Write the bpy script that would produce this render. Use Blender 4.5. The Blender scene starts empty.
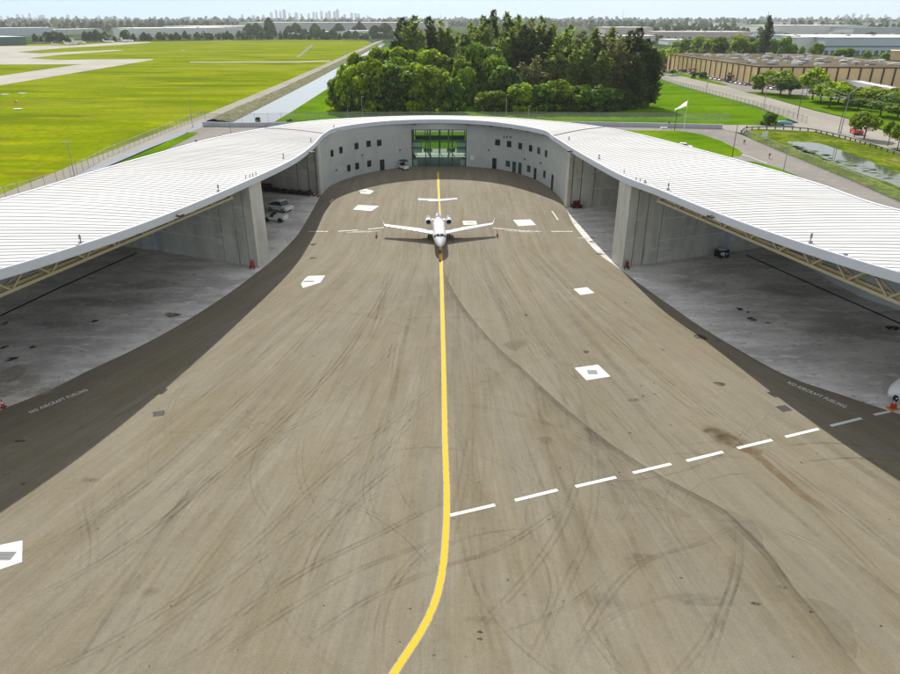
import bpy, math, random
from mathutils import Vector, Matrix
random.seed(7)
R = math.radians
scene = bpy.context.scene
C = scene.collection
# ---------------------------------------------------------------- survey of the photograph
F = 680.0; H = 34.0; PIT = math.atan(318.5 / F)
cp, sp = math.cos(PIT), math.sin(PIT)
def g(u, v, z=0.0):
    p = (u - 450) / F; q = (337 - v) / F
    dy = cp + q * sp; dz = -sp + q * cp
    t = (z - H) / dz
    return Vector((p * t, dy * t, z))
def hgt(v, y):                       # height seen at row v above a foot at distance y
    q = (337 - v) / F
    return H + y * (q * cp - sp) / (cp + q * sp)
def zb(y): return 13.5 - (y - 57) * 0.025     # lower edge of the roof fascia
def on_edge(u, v, dz):
    y = 120.
    for _ in range(30): y = g(u, v, zb(y) + dz).y
    return g(u, v, zb(y) + dz)

# ---------------------------------------------------------------- object helpers
def tag(o, label=None, cat=None, group=None, kind=None):
    if label: o['label'] = label
    if cat: o['category'] = cat
    if group: o['group'] = group
    if kind: o['kind'] = kind
    return o
def empty(name, loc=(0, 0, 0), rz=0.0, label=None, cat=None, group=None):
    o = bpy.data.objects.new(name, None); C.objects.link(o)
    o.location = loc; o.rotation_euler = (0, 0, rz); o.empty_display_size = .2
    return tag(o, label, cat, group)
def kids(o): return [c for c in bpy.data.objects if c.parent == o]
def dup(o, loc, rz=0.0, sc=None, label=None, group=None, ch=None, mats=None):
    r = o.copy(); C.objects.link(r); r.location = loc; r.rotation_euler = (0, 0, rz)
    if sc is not None: r.scale = sc if hasattr(sc, '__len__') else (sc, sc, sc)
    if label: r['label'] = label
    if group: r['group'] = group
    for c, gs in (ch if ch is not None else tree_of(o)):
        d = c.copy(); C.objects.link(d); d.parent = r
        if mats and c.name.split('.')[0] in mats and d.type == 'MESH':
            d.material_slots[0].link = 'OBJECT'; d.material_slots[0].material = mats[c.name.split('.')[0]]
        for e in gs:
            f = e.copy(); C.objects.link(f); f.parent = d
    return r
def tree_of(o): return [(c, kids(c)) for c in kids(o)]

class MB:
    def __init__(s): s.v = []; s.f = []; s.sm = []; s.col = []
    def add(s, vs, fs, smooth=False, col=None):
        b = len(s.v); s.v += [tuple(x) for x in vs]
        for f in fs: s.f.append(tuple(i + b for i in f)); s.sm.append(smooth)
        if col is not None: s.col += [col] * len(vs)
        return s
    def box(s, c, d, rz=0.0, taper=1.0, smooth=False):
        vs = []; co, si = math.cos(rz), math.sin(rz)
        for z in (-.5, .5):
            k = taper if z > 0 else 1
            for x, y in ((-.5, -.5), (.5, -.5), (.5, .5), (-.5, .5)):
                X, Y = x * d[0] * k, y * d[1] * k
                vs.append((c[0] + X * co - Y * si, c[1] + X * si + Y * co, c[2] + z * d[2]))
        return s.add(vs, [(3, 2, 1, 0), (4, 5, 6, 7), (0, 1, 5, 4), (1, 2, 6, 5), (2, 3, 7, 6), (3, 0, 4, 7)])
    def tube(s, a, b, r0, r1=None, n=8, caps=True):
        a, b = Vector(a), Vector(b); r1 = r0 if r1 is None else r1
        d = (b - a).normalized(); t = Vector((0, 0, 1)) if abs(d.z) < .9 else Vector((1, 0, 0))
        x = d.cross(t).normalized(); y = d.cross(x)
        vs = []
        for p, r in ((a, r0), (b, r1)):
            for i in range(n):
                an = 2 * math.pi * i / n; vs.append(p + x * math.cos(an) * r + y * math.sin(an) * r)
        fs = [(i, (i + 1) % n, n + (i + 1) % n, n + i) for i in range(n)]
        s.add(vs, fs, True)
        if caps: s.add(vs, [tuple(range(n))[::-1], tuple(range(n, 2 * n))])
        return s
    def loft(s, rings, closed=True, caps=True, smooth=True):
        n = len(rings[0]); vs = [p for r in rings for p in r]; fs = []
        for i in range(len(rings) - 1):
            for j in range(n if closed else n - 1):
                k = (j + 1) % n
                fs.append((i * n + j, i * n + k, (i + 1) * n + k, (i + 1) * n + j))
        s.add(vs, fs, smooth)
        if caps: s.add(rings[0] + rings[-1], [tuple(range(n))[::-1], tuple(range(n, 2 * n))])
        return s
    def prism(s, poly, z0, z1):          # poly in xy; z0/z1 numbers or lists
        n = len(poly)
        a = [(p[0], p[1], z0[i] if isinstance(z0, list) else z0) for i, p in enumerate(poly)]
        b = [(p[0], p[1], z1[i] if isinstance(z1, list) else z1) for i, p in enumerate(poly)]
        ar = sum(poly[i][0] * poly[(i + 1) % n][1] - poly[(i + 1) % n][0] * poly[i][1] for i in range(n))
        if ar < 0: a.reverse(); b.reverse()
        s.add(a + b, [tuple(range(n))[::-1], tuple(range(n, 2 * n))] + [(i, (i + 1) % n, n + (i + 1) % n, n + i) for i in range(n)])
        return s
    def build(s, name, mat, parent=None, loc=None):
        me = bpy.data.meshes.new(name); me.from_pydata(s.v, [], s.f); me.update()
        for p, k in zip(me.polygons, s.sm): p.use_smooth = k
        if s.col and len(s.col) == len(s.v):
            at = me.attributes.new('shade', 'FLOAT', 'POINT')
            at.data.foreach_set('value', s.col)
        me.materials.append(mat)
        o = bpy.data.objects.new(name, me); C.objects.link(o)
        if parent: o.parent = parent
        if loc: o.location = loc
        return o

def sheet(name, poly, z, mat, kind='structure'):
    import bmesh
    bm = bmesh.new(); vs = [bm.verts.new((p[0], p[1], z)) for p in poly]
    f = bm.faces.new(vs); bm.normal_update()
    if f.normal.z < 0: f.normal_flip()
    bmesh.ops.triangulate(bm, faces=[f])
    me = bpy.data.meshes.new(name); bm.to_mesh(me); bm.free(); me.materials.append(mat)
    o = bpy.data.objects.new(name, me); C.objects.link(o)
    if kind: o['kind'] = kind
    return o
def G(pts, z=0.0): return [g(u, v, z) for u, v in pts]

def smooth_line(pts, step=1.0):         # Catmull-Rom through points (tuples of any length)
    pts = [tuple(p) for p in pts]; out = []
    n = len(pts)
    for i in range(n - 1):
        p0, p1, p2, p3 = pts[max(i - 1, 0)], pts[i], pts[i + 1], pts[min(i + 2, n - 1)]
        L = math.dist(p1[:2], p2[:2]); m = max(1, int(round(L / step)))
        for k in range(m):
            t = k / m
            out.append(tuple(.5 * ((2 * b) + (-a + c) * t + (2 * a - 5 * b + 4 * c - d) * t * t + (-a + 3 * b - 3 * c + d) * t ** 3)
                             for a, b, c, d in zip(p0, p1, p2, p3)))
    out.append(pts[-1]); return out

# ---------------------------------------------------------------- materials
def newmat(name):
    m = bpy.data.materials.new(name); m.use_nodes = True
    nt = m.node_tree; return m, nt, nt.nodes['Principled BSDF']
def N(nt, t, **kw):
    n = nt.nodes.new(t)
    for k, v in kw.items():
        if k in ('ins',):
            for a, b in v.items(): n.inputs[a].default_value = b
        else: setattr(n, k, v)
    return n
def L(nt, a, b): nt.links.new(a, b)
def mat(name, col, rough=.7, var=.12, scale=1.0, metal=0.0, stretch=(1, 1, 1), spec=.4, bump=0.0, detail=4):
    m, nt, b = newmat(name)
    b.inputs['Roughness'].default_value = rough; b.inputs['Metallic'].default_value = metal
    b.inputs['Specular IOR Level'].default_value = spec
    if var:
        tc = N(nt, 'ShaderNodeTexCoord'); mp = N(nt, 'ShaderNodeMapping'); mp.inputs['Scale'].default_value = stretch
        L(nt, tc.outputs['Object'], mp.inputs[0])
        no = N(nt, 'ShaderNodeTexNoise', ins={'Scale': scale, 'Detail': detail, 'Roughness': .6}); L(nt, mp.outputs[0], no.inputs['Vector'])
        mr = N(nt, 'ShaderNodeMapRange', ins={'From Min': .3, 'From Max': .7, 'To Min': 1 - var, 'To Max': 1 + var})
        L(nt, no.outputs['Fac'], mr.inputs['Value'])
        vm = N(nt, 'ShaderNodeVectorMath', operation='SCALE'); vm.inputs[0].default_value = col
        L(nt, mr.outputs[0], vm.inputs['Scale']); L(nt, vm.outputs[0], b.inputs['Base Color'])
        if bump:
            bp = N(nt, 'ShaderNodeBump', ins={'Strength': bump, 'Distance': .02}); L(nt, no.outputs['Fac'], bp.inputs['Height']); L(nt, bp.outputs[0], b.inputs['Normal'])
    else: b.inputs['Base Color'].default_value = (*col, 1)
    return m
def mixmat(name, layers, rough=.85, spec=.3, coord='Object'):
    """base colour built from a list of (colour, scale, stretch, lo, hi) noise-masked layers; first entry = plain base"""
    m, nt, b = newmat(name); b.inputs['Roughness'].default_value = max(rough, .9); b.inputs['Specular IOR Level'].default_value = 0.0
    tc = N(nt, 'ShaderNodeTexCoord'); cur = None
    for i, (col, scale, st, lo, hi) in enumerate(layers):
        if i == 0:
            cur = N(nt, 'ShaderNodeRGB'); cur.outputs[0].default_value = (*col, 1); cur = cur.outputs[0]; continue
        mp = N(nt, 'ShaderNodeMapping'); mp.inputs['Scale'].default_value = st; mp.inputs['Location'].default_value = (i * 13.7, i * 5.1, 0)
        L(nt, tc.outputs[coord], mp.inputs[0])
        no = N(nt, 'ShaderNodeTexNoise', ins={'Scale': scale, 'Detail': 6, 'Roughness': .62}); L(nt, mp.outputs[0], no.inputs['Vector'])
        mr = N(nt, 'ShaderNodeMapRange', ins={'From Min': lo, 'From Max': hi}); L(nt, no.outputs['Fac'], mr.inputs['Value'])
        mx = N(nt, 'ShaderNodeMix', data_type='RGBA'); L(nt, mr.outputs[0], mx.inputs['Factor'])
        L(nt, cur, mx.inputs['A']); mx.inputs['B'].default_value = (*col, 1); cur = mx.outputs['Result']
    L(nt, cur, b.inputs['Base Color']); return m
S1 = (1, 1, 1)
def apron_mat():
    m, nt, b = newmat('apron_asphalt'); b.inputs['Roughness'].default_value = .9; b.inputs['Specular IOR Level'].default_value = .08
    tc = N(nt, 'ShaderNodeTexCoord'); sx = N(nt, 'ShaderNodeSeparateXYZ'); L(nt, tc.outputs['Object'], sx.inputs[0])
    def M(op, a, bb=None, c=None, clamp=False):
        n = N(nt, 'ShaderNodeMath', operation=op); n.use_clamp = clamp
        for i, x in enumerate((a, bb, c)):
            if x is None: continue
            if isinstance(x, (int, float)): n.inputs[i].default_value = x
            else: L(nt, x, n.inputs[i])
        return n.outputs[0]
    t = M('MAXIMUM', M('MULTIPLY', M('SUBTRACT', 105., sx.outputs['Y']), .02), 0.)
    E_ = M('ADD', M('MULTIPLY', M('POWER', t, 1.3), 20.), 24.)
    k = M('DIVIDE', sx.outputs['X'], E_)
    def streak(fx, fy, seed):
        cv = N(nt, 'ShaderNodeCombineXYZ'); L(nt, M('MULTIPLY', k, fx), cv.inputs[0]); L(nt, M('MULTIPLY', sx.outputs['Y'], fy), cv.inputs[1]); cv.inputs[2].default_value = seed
        no = N(nt, 'ShaderNodeTexNoise', ins={'Scale': 1.0, 'Detail': 5, 'Roughness': .65, 'Distortion': .15}); L(nt, cv.outputs[0], no.inputs['Vector']); return no.outputs['Fac']
    def blot(sc, det=6):
        no = N(nt, 'ShaderNodeTexNoise', ins={'Scale': sc, 'Detail': det, 'Roughness': .65}); L(nt, tc.outputs['Object'], no.inputs['Vector']); return no.outputs['Fac']
    s = M('MULTIPLY', M('SUBTRACT', streak(26, .035, 0), .5), .50)
    s = M('ADD', s, M('MULTIPLY', M('SUBTRACT', streak(90, .09, 4), .5), .34))
    s = M('ADD', s, M('MULTIPLY', M('SUBTRACT', blot(.05), .5), .30))
    s = M('ADD', s, M('MULTIPLY', M('SUBTRACT', blot(.6), .5), .25))
    s = M('ADD', s, M('MULTIPLY', M('SUBTRACT', blot(9., 3), .5), .62))
    s = M('ADD', s, M('MULTIPLY', M('SUBTRACT', blot(2.6, 5), .5), .34))
    s = M('ADD', s, M('MULTIPLY', M('SUBTRACT', streak(210, .16, 7), .5), .34))
    s = M('ADD', s, 1.0)
    warm = N(nt, 'ShaderNodeMix', data_type='RGBA'); warm.inputs['A'].default_value = (.222, .199, .149, 1); warm.inputs['B'].default_value = (.198, .170, .112, 1)
    L(nt, M('MULTIPLY', M('SUBTRACT', streak(12, .06, 9), .42), 4., clamp=True), warm.inputs['Factor'])
    vm = N(nt, 'ShaderNodeVectorMath', operation='SCALE'); L(nt, warm.outputs['Result'], vm.inputs[0]); L(nt, s, vm.inputs['Scale'])
    L(nt, vm.outputs[0], b.inputs['Base Color'])
    bp = N(nt, 'ShaderNodeBump', ins={'Strength': .25, 'Distance': .02}); L(nt, blot(14., 2), bp.inputs['Height']); L(nt, bp.outputs[0], b.inputs['Normal'])
    return m
def decal_mat(name, col, rough=.8, noise=.8, nlo=.35, nhi=.6):
    """worn paint / stain: opacity from the 'shade' attribute times noise"""
    m, nt, b = newmat(name); b.inputs['Base Color'].default_value = (*col, 1); b.inputs['Roughness'].default_value = rough
    b.inputs['Specular IOR Level'].default_value = .2
    at = N(nt, 'ShaderNodeAttribute', attribute_name='shade')
    tc = N(nt, 'ShaderNodeTexCoord')
    no = N(nt, 'ShaderNodeTexNoise', ins={'Scale': noise, 'Detail': 6, 'Roughness': .7}); L(nt, tc.outputs['Object'], no.inputs['Vector'])
    mr = N(nt, 'ShaderNodeMapRange', ins={'From Min': nlo, 'From Max': nhi}); L(nt, no.outputs['Fac'], mr.inputs['Value'])
    mu = N(nt, 'ShaderNodeMath', operation='MULTIPLY'); L(nt, at.outputs['Fac'], mu.inputs[0]); L(nt, mr.outputs[0], mu.inputs[1])
    L(nt, mu.outputs[0], b.inputs['Alpha']); return m
def leaf_mat(name, dark, light, trans=.3):
    m, nt, b = newmat(name)
    at = N(nt, 'ShaderNodeAttribute', attribute_name='shade'); oi = N(nt, 'ShaderNodeObjectInfo')
    mx = N(nt, 'ShaderNodeMix', data_type='RGBA'); L(nt, at.outputs['Fac'], mx.inputs['Factor'])
    mx.inputs['A'].default_value = (*dark, 1); mx.inputs['B'].default_value = (*light, 1)
    mr = N(nt, 'ShaderNodeMapRange', ins={'To Min': .75, 'To Max': 1.3}); L(nt, oi.outputs['Random'], mr.inputs['Value'])
    vm = N(nt, 'ShaderNodeVectorMath', operation='SCALE'); L(nt, mx.outputs['Result'], vm.inputs[0]); L(nt, mr.outputs[0], vm.inputs['Scale'])
    b.inputs['Roughness'].default_value = .6; b.inputs['Specular IOR Level'].default_value = .25
    L(nt, vm.outputs[0], b.inputs['Base Color'])
    tr = N(nt, 'ShaderNodeBsdfTranslucent'); L(nt, vm.outputs[0], tr.inputs['Color'])
    ms = N(nt, 'ShaderNodeMixShader'); ms.inputs[0].default_value = trans
    L(nt, b.outputs[0], ms.inputs[1]); L(nt, tr.outputs[0], ms.inputs[2])
    L(nt, ms.outputs[0], nt.nodes['Material Output'].inputs['Surface']); return m
def see_through(name, col, amount, gloss=.06, tint=(1, 1, 1), rough=.05):
    m, nt, b = newmat(name)
    b.inputs['Base Color'].default_value = (*col, 1); b.inputs['Roughness'].default_value = rough
    tr = N(nt, 'ShaderNodeBsdfTransparent'); tr.inputs['Color'].default_value = (*tint, 1)
    ms = N(nt, 'ShaderNodeMixShader'); ms.inputs[0].default_value = amount
    L(nt, b.outputs[0], ms.inputs[1]); L(nt, tr.outputs[0], ms.inputs[2])
    L(nt, ms.outputs[0], nt.nodes['Material Output'].inputs['Surface']); return m

M_ = {}
M_['apron'] = apron_mat()
M_['ground'] = mixmat('ground_far', [((.11, .13, .08), 0, 0, 0, 0), ((.04, .065, .022), .012, S1, .36, .48), ((.36, .35, .33), .02, S1, .62, .66), ((.06, .11, .025), .006, S1, .5, .6)])
M_['field'] = mixmat('airfield_grass', [((.225, .275, .002), 0, 0, 0, 0), ((.120, .165, .003), .010, (1, 3, 1), .40, .60), ((.31, .33, .002), .018, (1, 4, 1), .52, .68), ((.15, .13, .015), .022, (1, 5, 1), .56, .70), ((.11, .17, .003), .4, S1, .45, .72), ((.24, .26, .02), .006, (1, 2, 1), .5, .7)])
M_['lawn'] = mixmat('lawn_grass', [((.120, .230, .004), 0, 0, 0, 0), ((.070, .15, .004), .05, (1, 2, 1), .4, .62), ((.19, .28, .004), .03, S1, .5, .72), ((.07, .14, .004), .7, S1, .48, .72)])
M_['rough_grass'] = mixmat('rough_grass', [((.17, .23, .010), 0, 0, 0, 0), ((.08, .12, .010), .16, S1, .42, .56), ((.25, .23, .06), .10, S1, .52, .66), ((.07, .11, .01), .7, S1, .45, .62)])
M_['road'] = mixmat('road_asphalt', [((.27, .255, .23), 0, 0, 0, 0), ((.22, .205, .185), .06, (1, .3, 1), .4, .65), ((.33, .31, .28), .3, S1, .5, .8)])
M_['street'] = mixmat('street_asphalt', [((.36, .34, .29), 0, 0, 0, 0), ((.30, .28, .24), .06, (1, .3, 1), .4, .65)])
M_['taxi'] = mixmat('taxiway_concrete', [((.46, .44, .39), 0, 0, 0, 0), ((.38, .36, .32), .03, S1, .4, .65)])
M_['floor'] = mixmat('hangar_floor', [((.80, .77, .71), 0, 0, 0, 0), ((.56, .54, .50), .12, (1, 2.2, 1), .40, .60), ((.88, .86, .81), .3, (1, 2.5, 1), .52, .66), ((.48, .46, .43), 1.1, (1, 1.3, 1), .56, .68), ((.28, .27, .25), .5, (1, 1.6, 1), .64, .74), ((.30, .22, .12), .16, S1, .70, .74)])
M_['roof'] = mixmat('roof_white', [((.61, .605, .59), 0, 0, 0, 0), ((.51, .51, .495), .15, (.25, 3, 1), .45, .7), ((.66, .655, .64), .05, S1, .4, .7), ((.50, .50, .48), .9, (.3, 2, 1), .58, .75)], rough=.6)
M_['fascia'] = mat('fascia_white', (.70, .74, .80), .6, .03, .3)
M_['soffit'] = mat('soffit_steel', (.26, .25, .22), .8, .15, .3)
M_['concrete'] = mixmat('cast_concrete', [((.66, .645, .57), 0, 0, 0, 0), ((.52, .50, .43), .5, (1, 1, .25), .42, .65), ((.74, .73, .67), .25, (1, 1, 3), .55, .68), ((.36, .35, .30), 1.5, (1, 1, .15), .62, .75)], rough=.9)
M_['concrete_dark'] = mat('joint_dark', (.06, .06, .055), .9, .1)
M_['stucco'] = mixmat('grey_cladding', [((.52, .545, .51), 0, 0, 0, 0), ((.47, .495, .465), .15, (1, 1, 2), .4, .6), ((.56, .58, .55), .8, (1, 1, .3), .5, .75)], rough=.75)
M_['dark_glass'] = mat('dark_glass', (.015, .03, .03), .08, 0, spec=.6)
M_['teal_glass'] = mat('teal_glass', (.02, .09, .08), .1, 0, spec=.6)
M_['glass'] = see_through('green_glass', (.02, .10, .08), .90, tint=(.90, .97, .92))
M_['frame'] = mat('dark_frame', (.04, .05, .045), .5, 0)
M_['room'] = mat('pale_room_wall', (.55, .72, .60), .8, .05)
M_['cream'] = mat('cream_steel', (.56, .50, .32), .5, .08, .8)
M_['white'] = mat('white_paint', (.80, .80, .80), .35, .02, .5)
M_['jet'] = mat('jet_white', (.82, .82, .83), .22, .02, .6, spec=.5)
M_['black'] = mat('black_rubber', (.02, .02, .02), .7, 0)
M_['chrome'] = mat('bare_metal', (.55, .55, .56), .3, .03, 1, metal=.8)
M_['red'] = mat('red_paint', (.55, .025, .02), .45, .05, 2)
M_['dark_red'] = mat('dark_red_paint', (.16, .01, .012), .5, .05, 2)
M_['orange'] = mat('orange_plastic', (.75, .16, .02), .5, .03, 2)
M_['blue'] = mat('blue_tarp', (.12, .30, .38), .6, .1, 2)
M_['yellow_paint'] = None
M_['grey'] = mat('grey_paint', (.25, .25, .26), .5, .04, 1)
M_['pole'] = mat('galvanised_pole', (.32, .32, .31), .5, .05, 1)
M_['pole_dark'] = mat('dark_pole', (.07, .07, .07), .6, .05, 1)
M_['barrier'] = mat('barrier_concrete', (.46, .48, .52), .85, .1, .4)
M_['tan'] = mixmat('tan_cladding', [((.86, .64, .36), 0, 0, 0, 0), ((.78, .57, .31), .05, S1, .4, .65)], rough=.8)
M_['brown'] = mat('brown_strip', (.075, .05, .03), .8, .1)
M_['flat_roof'] = mixmat('gravel_roof', [((.165, .14, .095), 0, 0, 0, 0), ((.11, .10, .065), .04, S1, .4, .6), ((.25, .235, .20), .05, S1, .55, .7)])
M_['bark'] = mat('bark', (.13, .10, .07), .9, .2, 2)
M_['white_wall'] = mat('warehouse_white', (.80, .80, .75), .8, .05, .02)
M_['blue_wall'] = mat('warehouse_blue_grey', (.55, .62, .68), .7, .05, .02)
M_['grey_wall'] = mat('warehouse_grey', (.55, .56, .54), .8, .08, .02)
M_['pale_roof'] = mat('pale_roof', (.66, .66, .62), .7, .08, .02)
M_['pink_roof'] = mat('pinkish_roof', (.62, .53, .48), .8, .1, .02)
M_['tower'] = mat('tower_haze_tone', (.60, .66, .72), .8, .05, .01)  # pale blue-grey: distance haze is put into the base colour
M_['teal_wall'] = mat('teal_cladding', (.10, .16, .17), .6, .1, .05)
M_['silver'] = mat('silver_car', (.50, .51, .52), .3, 0, spec=.6)
M_['channel'] = mat('channel_concrete', (.30, .32, .35), .9, .08, .3, spec=0)
M_['iron'] = mat('cast_iron', (.075, .07, .065), .85, .1, 3, spec=.1)
M_['lamp'] = mat('lamp_lens', (.6, .6, .58), .3, 0)
M_['riprap'] = mixmat('bank_stones', [((.20, .19, .12), 0, 0, 0, 0), ((.10, .12, .04), .35, S1, .42, .6), ((.34, .32, .26), 1.2, S1, .52, .68)])
M_['tyre'] = decal_mat('tyre_rubber', (.075, .056, .030), noise=.5, nlo=.3, nhi=.65)
M_['seal'] = decal_mat('dark_sealer', (.10, .085, .06), noise=.25, nlo=.2, nhi=.7)
M_['pale'] = decal_mat('pale_wear', (.315, .285, .205), noise=.3, nlo=.2, nhi=.6)
M_['oil'] = decal_mat('oil_stain', (.185, .13, .065), noise=.9, nlo=.3, nhi=.6)
M_['oil_dark'] = decal_mat('oil_dark', (.03, .028, .024), noise=1.8, nlo=.35, nhi=.55)
M_['floor_pale'] = decal_mat('pale_floor_patch', (.55, .50, .40), noise=.35, nlo=.36, nhi=.6)
M_['worn_white'] = decal_mat('worn_white_paint', (.80, .80, .77), noise=3., nlo=.1, nhi=.36)
M_['faded_white'] = decal_mat('faded_white_paint', (.80, .79, .72), noise=2.2, nlo=.32, nhi=.5)
M_['worn_yellow'] = decal_mat('worn_yellow_paint', (.77, .435, .02), noise=2.5, nlo=.12, nhi=.36)
M_['chainlink'] = see_through('chain_link', (.35, .36, .35), .80, rough=.5)
M_['chainlink_l'] = see_through('chain_link_light', (.42, .42, .40), .72, rough=.5)
def water_mat(name, col, rough):
    m, nt, b = newmat(name); b.inputs['Base Color'].default_value = (*col, 1); b.inputs['Roughness'].default_value = rough
    b.inputs['Specular IOR Level'].default_value = .5
    tc = N(nt, 'ShaderNodeTexCoord'); no = N(nt, 'ShaderNodeTexNoise', ins={'Scale': .8, 'Detail': 4}); L(nt, tc.outputs['Object'], no.inputs['Vector'])
    bp = N(nt, 'ShaderNodeBump', ins={'Strength': .15, 'Distance': .05}); L(nt, no.outputs['Fac'], bp.inputs['Height']); L(nt, bp.outputs[0], b.inputs['Normal'])
    return m
M_['canal'] = water_mat('silty_water', (.26, .26, .25), .12)
M_['pond'] = water_mat('pond_water', (.10, .12, .09), .06)
M_['leafA'] = leaf_mat('broadleaf_leaves', (.045, .10, .002), (.42, .56, .010), .55)
M_['leafB'] = leaf_mat('bright_leaves', (.08, .18, .004), (.30, .46, .015), .45)
M_['leafD'] = leaf_mat('dark_leaves', (.025, .07, .004), (.20, .36, .015), .5)
M_['pineA'] = leaf_mat('pine_olive', (.065, .105, .016), (.36, .46, .09), .5)
M_['pineB'] = leaf_mat('pine_brown', (.10, .11, .03), (.38, .38, .12), .48)
M_['pineD'] = leaf_mat('pine_dark', (.026, .046, .014), (.14, .19, .045), .35)
M_['far_leaf'] = leaf_mat('far_leaves', (.025, .06, .012), (.11, .19, .03), .3)

# ---------------------------------------------------------------- world, sun, camera
SUN = Vector((-.17, 1.31, 1.0)).normalized()
elev = math.asin(SUN.z); az = math.atan2(SUN.x, SUN.y)
w = bpy.data.worlds.new('World'); scene.world = w; w.use_nodes = True
nt = w.node_tree; bg = nt.nodes['Background']; bg.inputs['Strength'].default_value = .104
sk = N(nt, 'ShaderNodeTexSky', sky_type='NISHITA'); sk.sun_disc = False; sk.sun_elevation = elev; sk.sun_rotation = az
sk.altitude = 30; sk.air_density = 1.0; sk.dust_density = .6; sk.ozone_density = 2.0
tc = N(nt, 'ShaderNodeTexCoord'); mp = N(nt, 'ShaderNodeMapping'); mp.inputs['Scale'].default_value = (1.2, 1.2, 9); L(nt, tc.outputs['Generated'], mp.inputs[0])
no = N(nt, 'ShaderNodeTexNoise', ins={'Scale': 2.2, 'Detail': 7, 'Roughness': .55}); L(nt, mp.outputs[0], no.inputs['Vector'])
mr = N(nt, 'ShaderNodeMapRange', ins={'From Min': .38, 'From Max': .68, 'To Min': .45, 'To Max': .85}); L(nt, no.outputs['Fac'], mr.inputs['Value'])
mx = N(nt, 'ShaderNodeMix', data_type='RGBA'); L(nt, mr.outputs[0], mx.inputs['Factor']); L(nt, sk.outputs[0], mx.inputs['A']); mx.inputs['B'].default_value = (6.6, 6.5, 6.4, 1)
sx = N(nt, 'ShaderNodeSeparateXYZ'); L(nt, tc.outputs['Generated'], sx.inputs[0])
lr = N(nt, 'ShaderNodeMapRange', ins={'From Min': -.5, 'From Max': .5}); L(nt, sx.outputs['X'], lr.inputs['Value'])
hc = N(nt, 'ShaderNodeMix', data_type='RGBA'); hc.inputs['A'].default_value = (3.7, 6.5, 9.6, 1); hc.inputs['B'].default_value = (5.3, 7.4, 8.7, 1); L(nt, lr.outputs[0], hc.inputs['Factor'])
zr = N(nt, 'ShaderNodeMapRange', ins={'From Min': .16, 'From Max': .02, 'To Max': .82}); L(nt, sx.outputs['Z'], zr.inputs['Value'])
m2 = N(nt, 'ShaderNodeMix', data_type='RGBA'); L(nt, zr.outputs[0], m2.inputs['Factor']); L(nt, mx.outputs['Result'], m2.inputs['A']); L(nt, hc.outputs['Result'], m2.inputs['B'])
L(nt, m2.outputs['Result'], bg.inputs['Color'])
sl = bpy.data.lights.new('sun', 'SUN'); sl.energy = 4.9; sl.angle = R(.5); sl.color = (1, .955, .88)
so = bpy.data.objects.new('sun', sl); C.objects.link(so); so.rotation_euler = (-SUN).to_track_quat('-Z', 'Y').to_euler(); so.location = (0, 0, 200)
cam = bpy.data.cameras.new('camera'); cam.sensor_width = 36; cam.lens = F / 900 * 36; cam.clip_end = 60000; cam.clip_start = .5
co = bpy.data.objects.new('camera', cam); C.objects.link(co); co.location = (0, 0, H); co.rotation_euler = (math.pi / 2 - PIT, 0, 0)
scene.camera = co
scene.view_settings.view_transform = 'Standard'; scene.view_settings.look = 'None'; scene.view_settings.gamma = 1; scene.view_settings.exposure = .30
scene.view_settings.use_curve_mapping = False
scene.render.engine = 'CYCLES'
scene.cycles.transparent_max_bounces = 16; scene.cycles.max_bounces = 6
#%%PART2
# ================================================================ THE GROUND
sheet('ground', [(-30000, -800), (30000, -800), (30000, 40000), (-30000, 40000)], -.30, M_['ground'])
sheet('airfield_grass', G([(-500, 47), (0, 44.5), (60, 43.5), (133, 41.6), (230, 40.3), (300, 39.8), (366, 40.2), (372, 43), (288, 80), (203, 115), (75, 164), (0, 194), (-300, 330)]), -.24, M_['field'])
sheet('perimeter_road', G([(381, 40.5), (375, 42), (288, 80), (203, 115), (75, 164), (0, 194), (-200, 275), (-200, 305), (0, 208), (60, 184), (150, 146), (205.6, 121), (297, 81), (378, 43), (384, 40.5)]), -.12, M_['street'])
sheet('taxiway', G([(-300, 47), (0, 46), (72, 45.3), (120, 42), (150, 41.7), (150, 42.5), (120, 44.7), (61, 48), (16, 52), (40, 53), (61, 52), (115, 49.7), (125, 50.2), (61, 54.5), (27, 58), (60, 59.5), (153, 58.7), (153, 59.6), (78, 72), (0, 85), (-150, 112), (-150, 98), (0, 75.5), (73, 65), (83, 63.9), (0, 64.3), (-300, 66)]), -.16, M_['taxi'])
sheet('gravel_track', G([(190, 61.5), (300, 61.2), (330, 60.2), (330, 61), (300, 62.3), (190, 62.2)]), -.15, M_['taxi'])
sheet('dirt_path', G([(311, 44.6), (314, 44.6), (299, 57.4), (295.5, 57.4)]), -.15, M_['road'])
sheet('lawn', G([(268, 124), (274, 121), (292, 111), (330, 86.7), (386, 46), (640, 50), (656, 75), (756, 106.5), (790, 118), (775, 124), (722, 124), (560, 123), (300, 124)]), -.20, M_['lawn'])
sheet('canal_water', G([(231, 122.5), (274, 121.5), (292, 111), (330, 86.7), (386, 43.5), (383, 43), (314, 80)]), -.15, M_['canal'])
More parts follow.
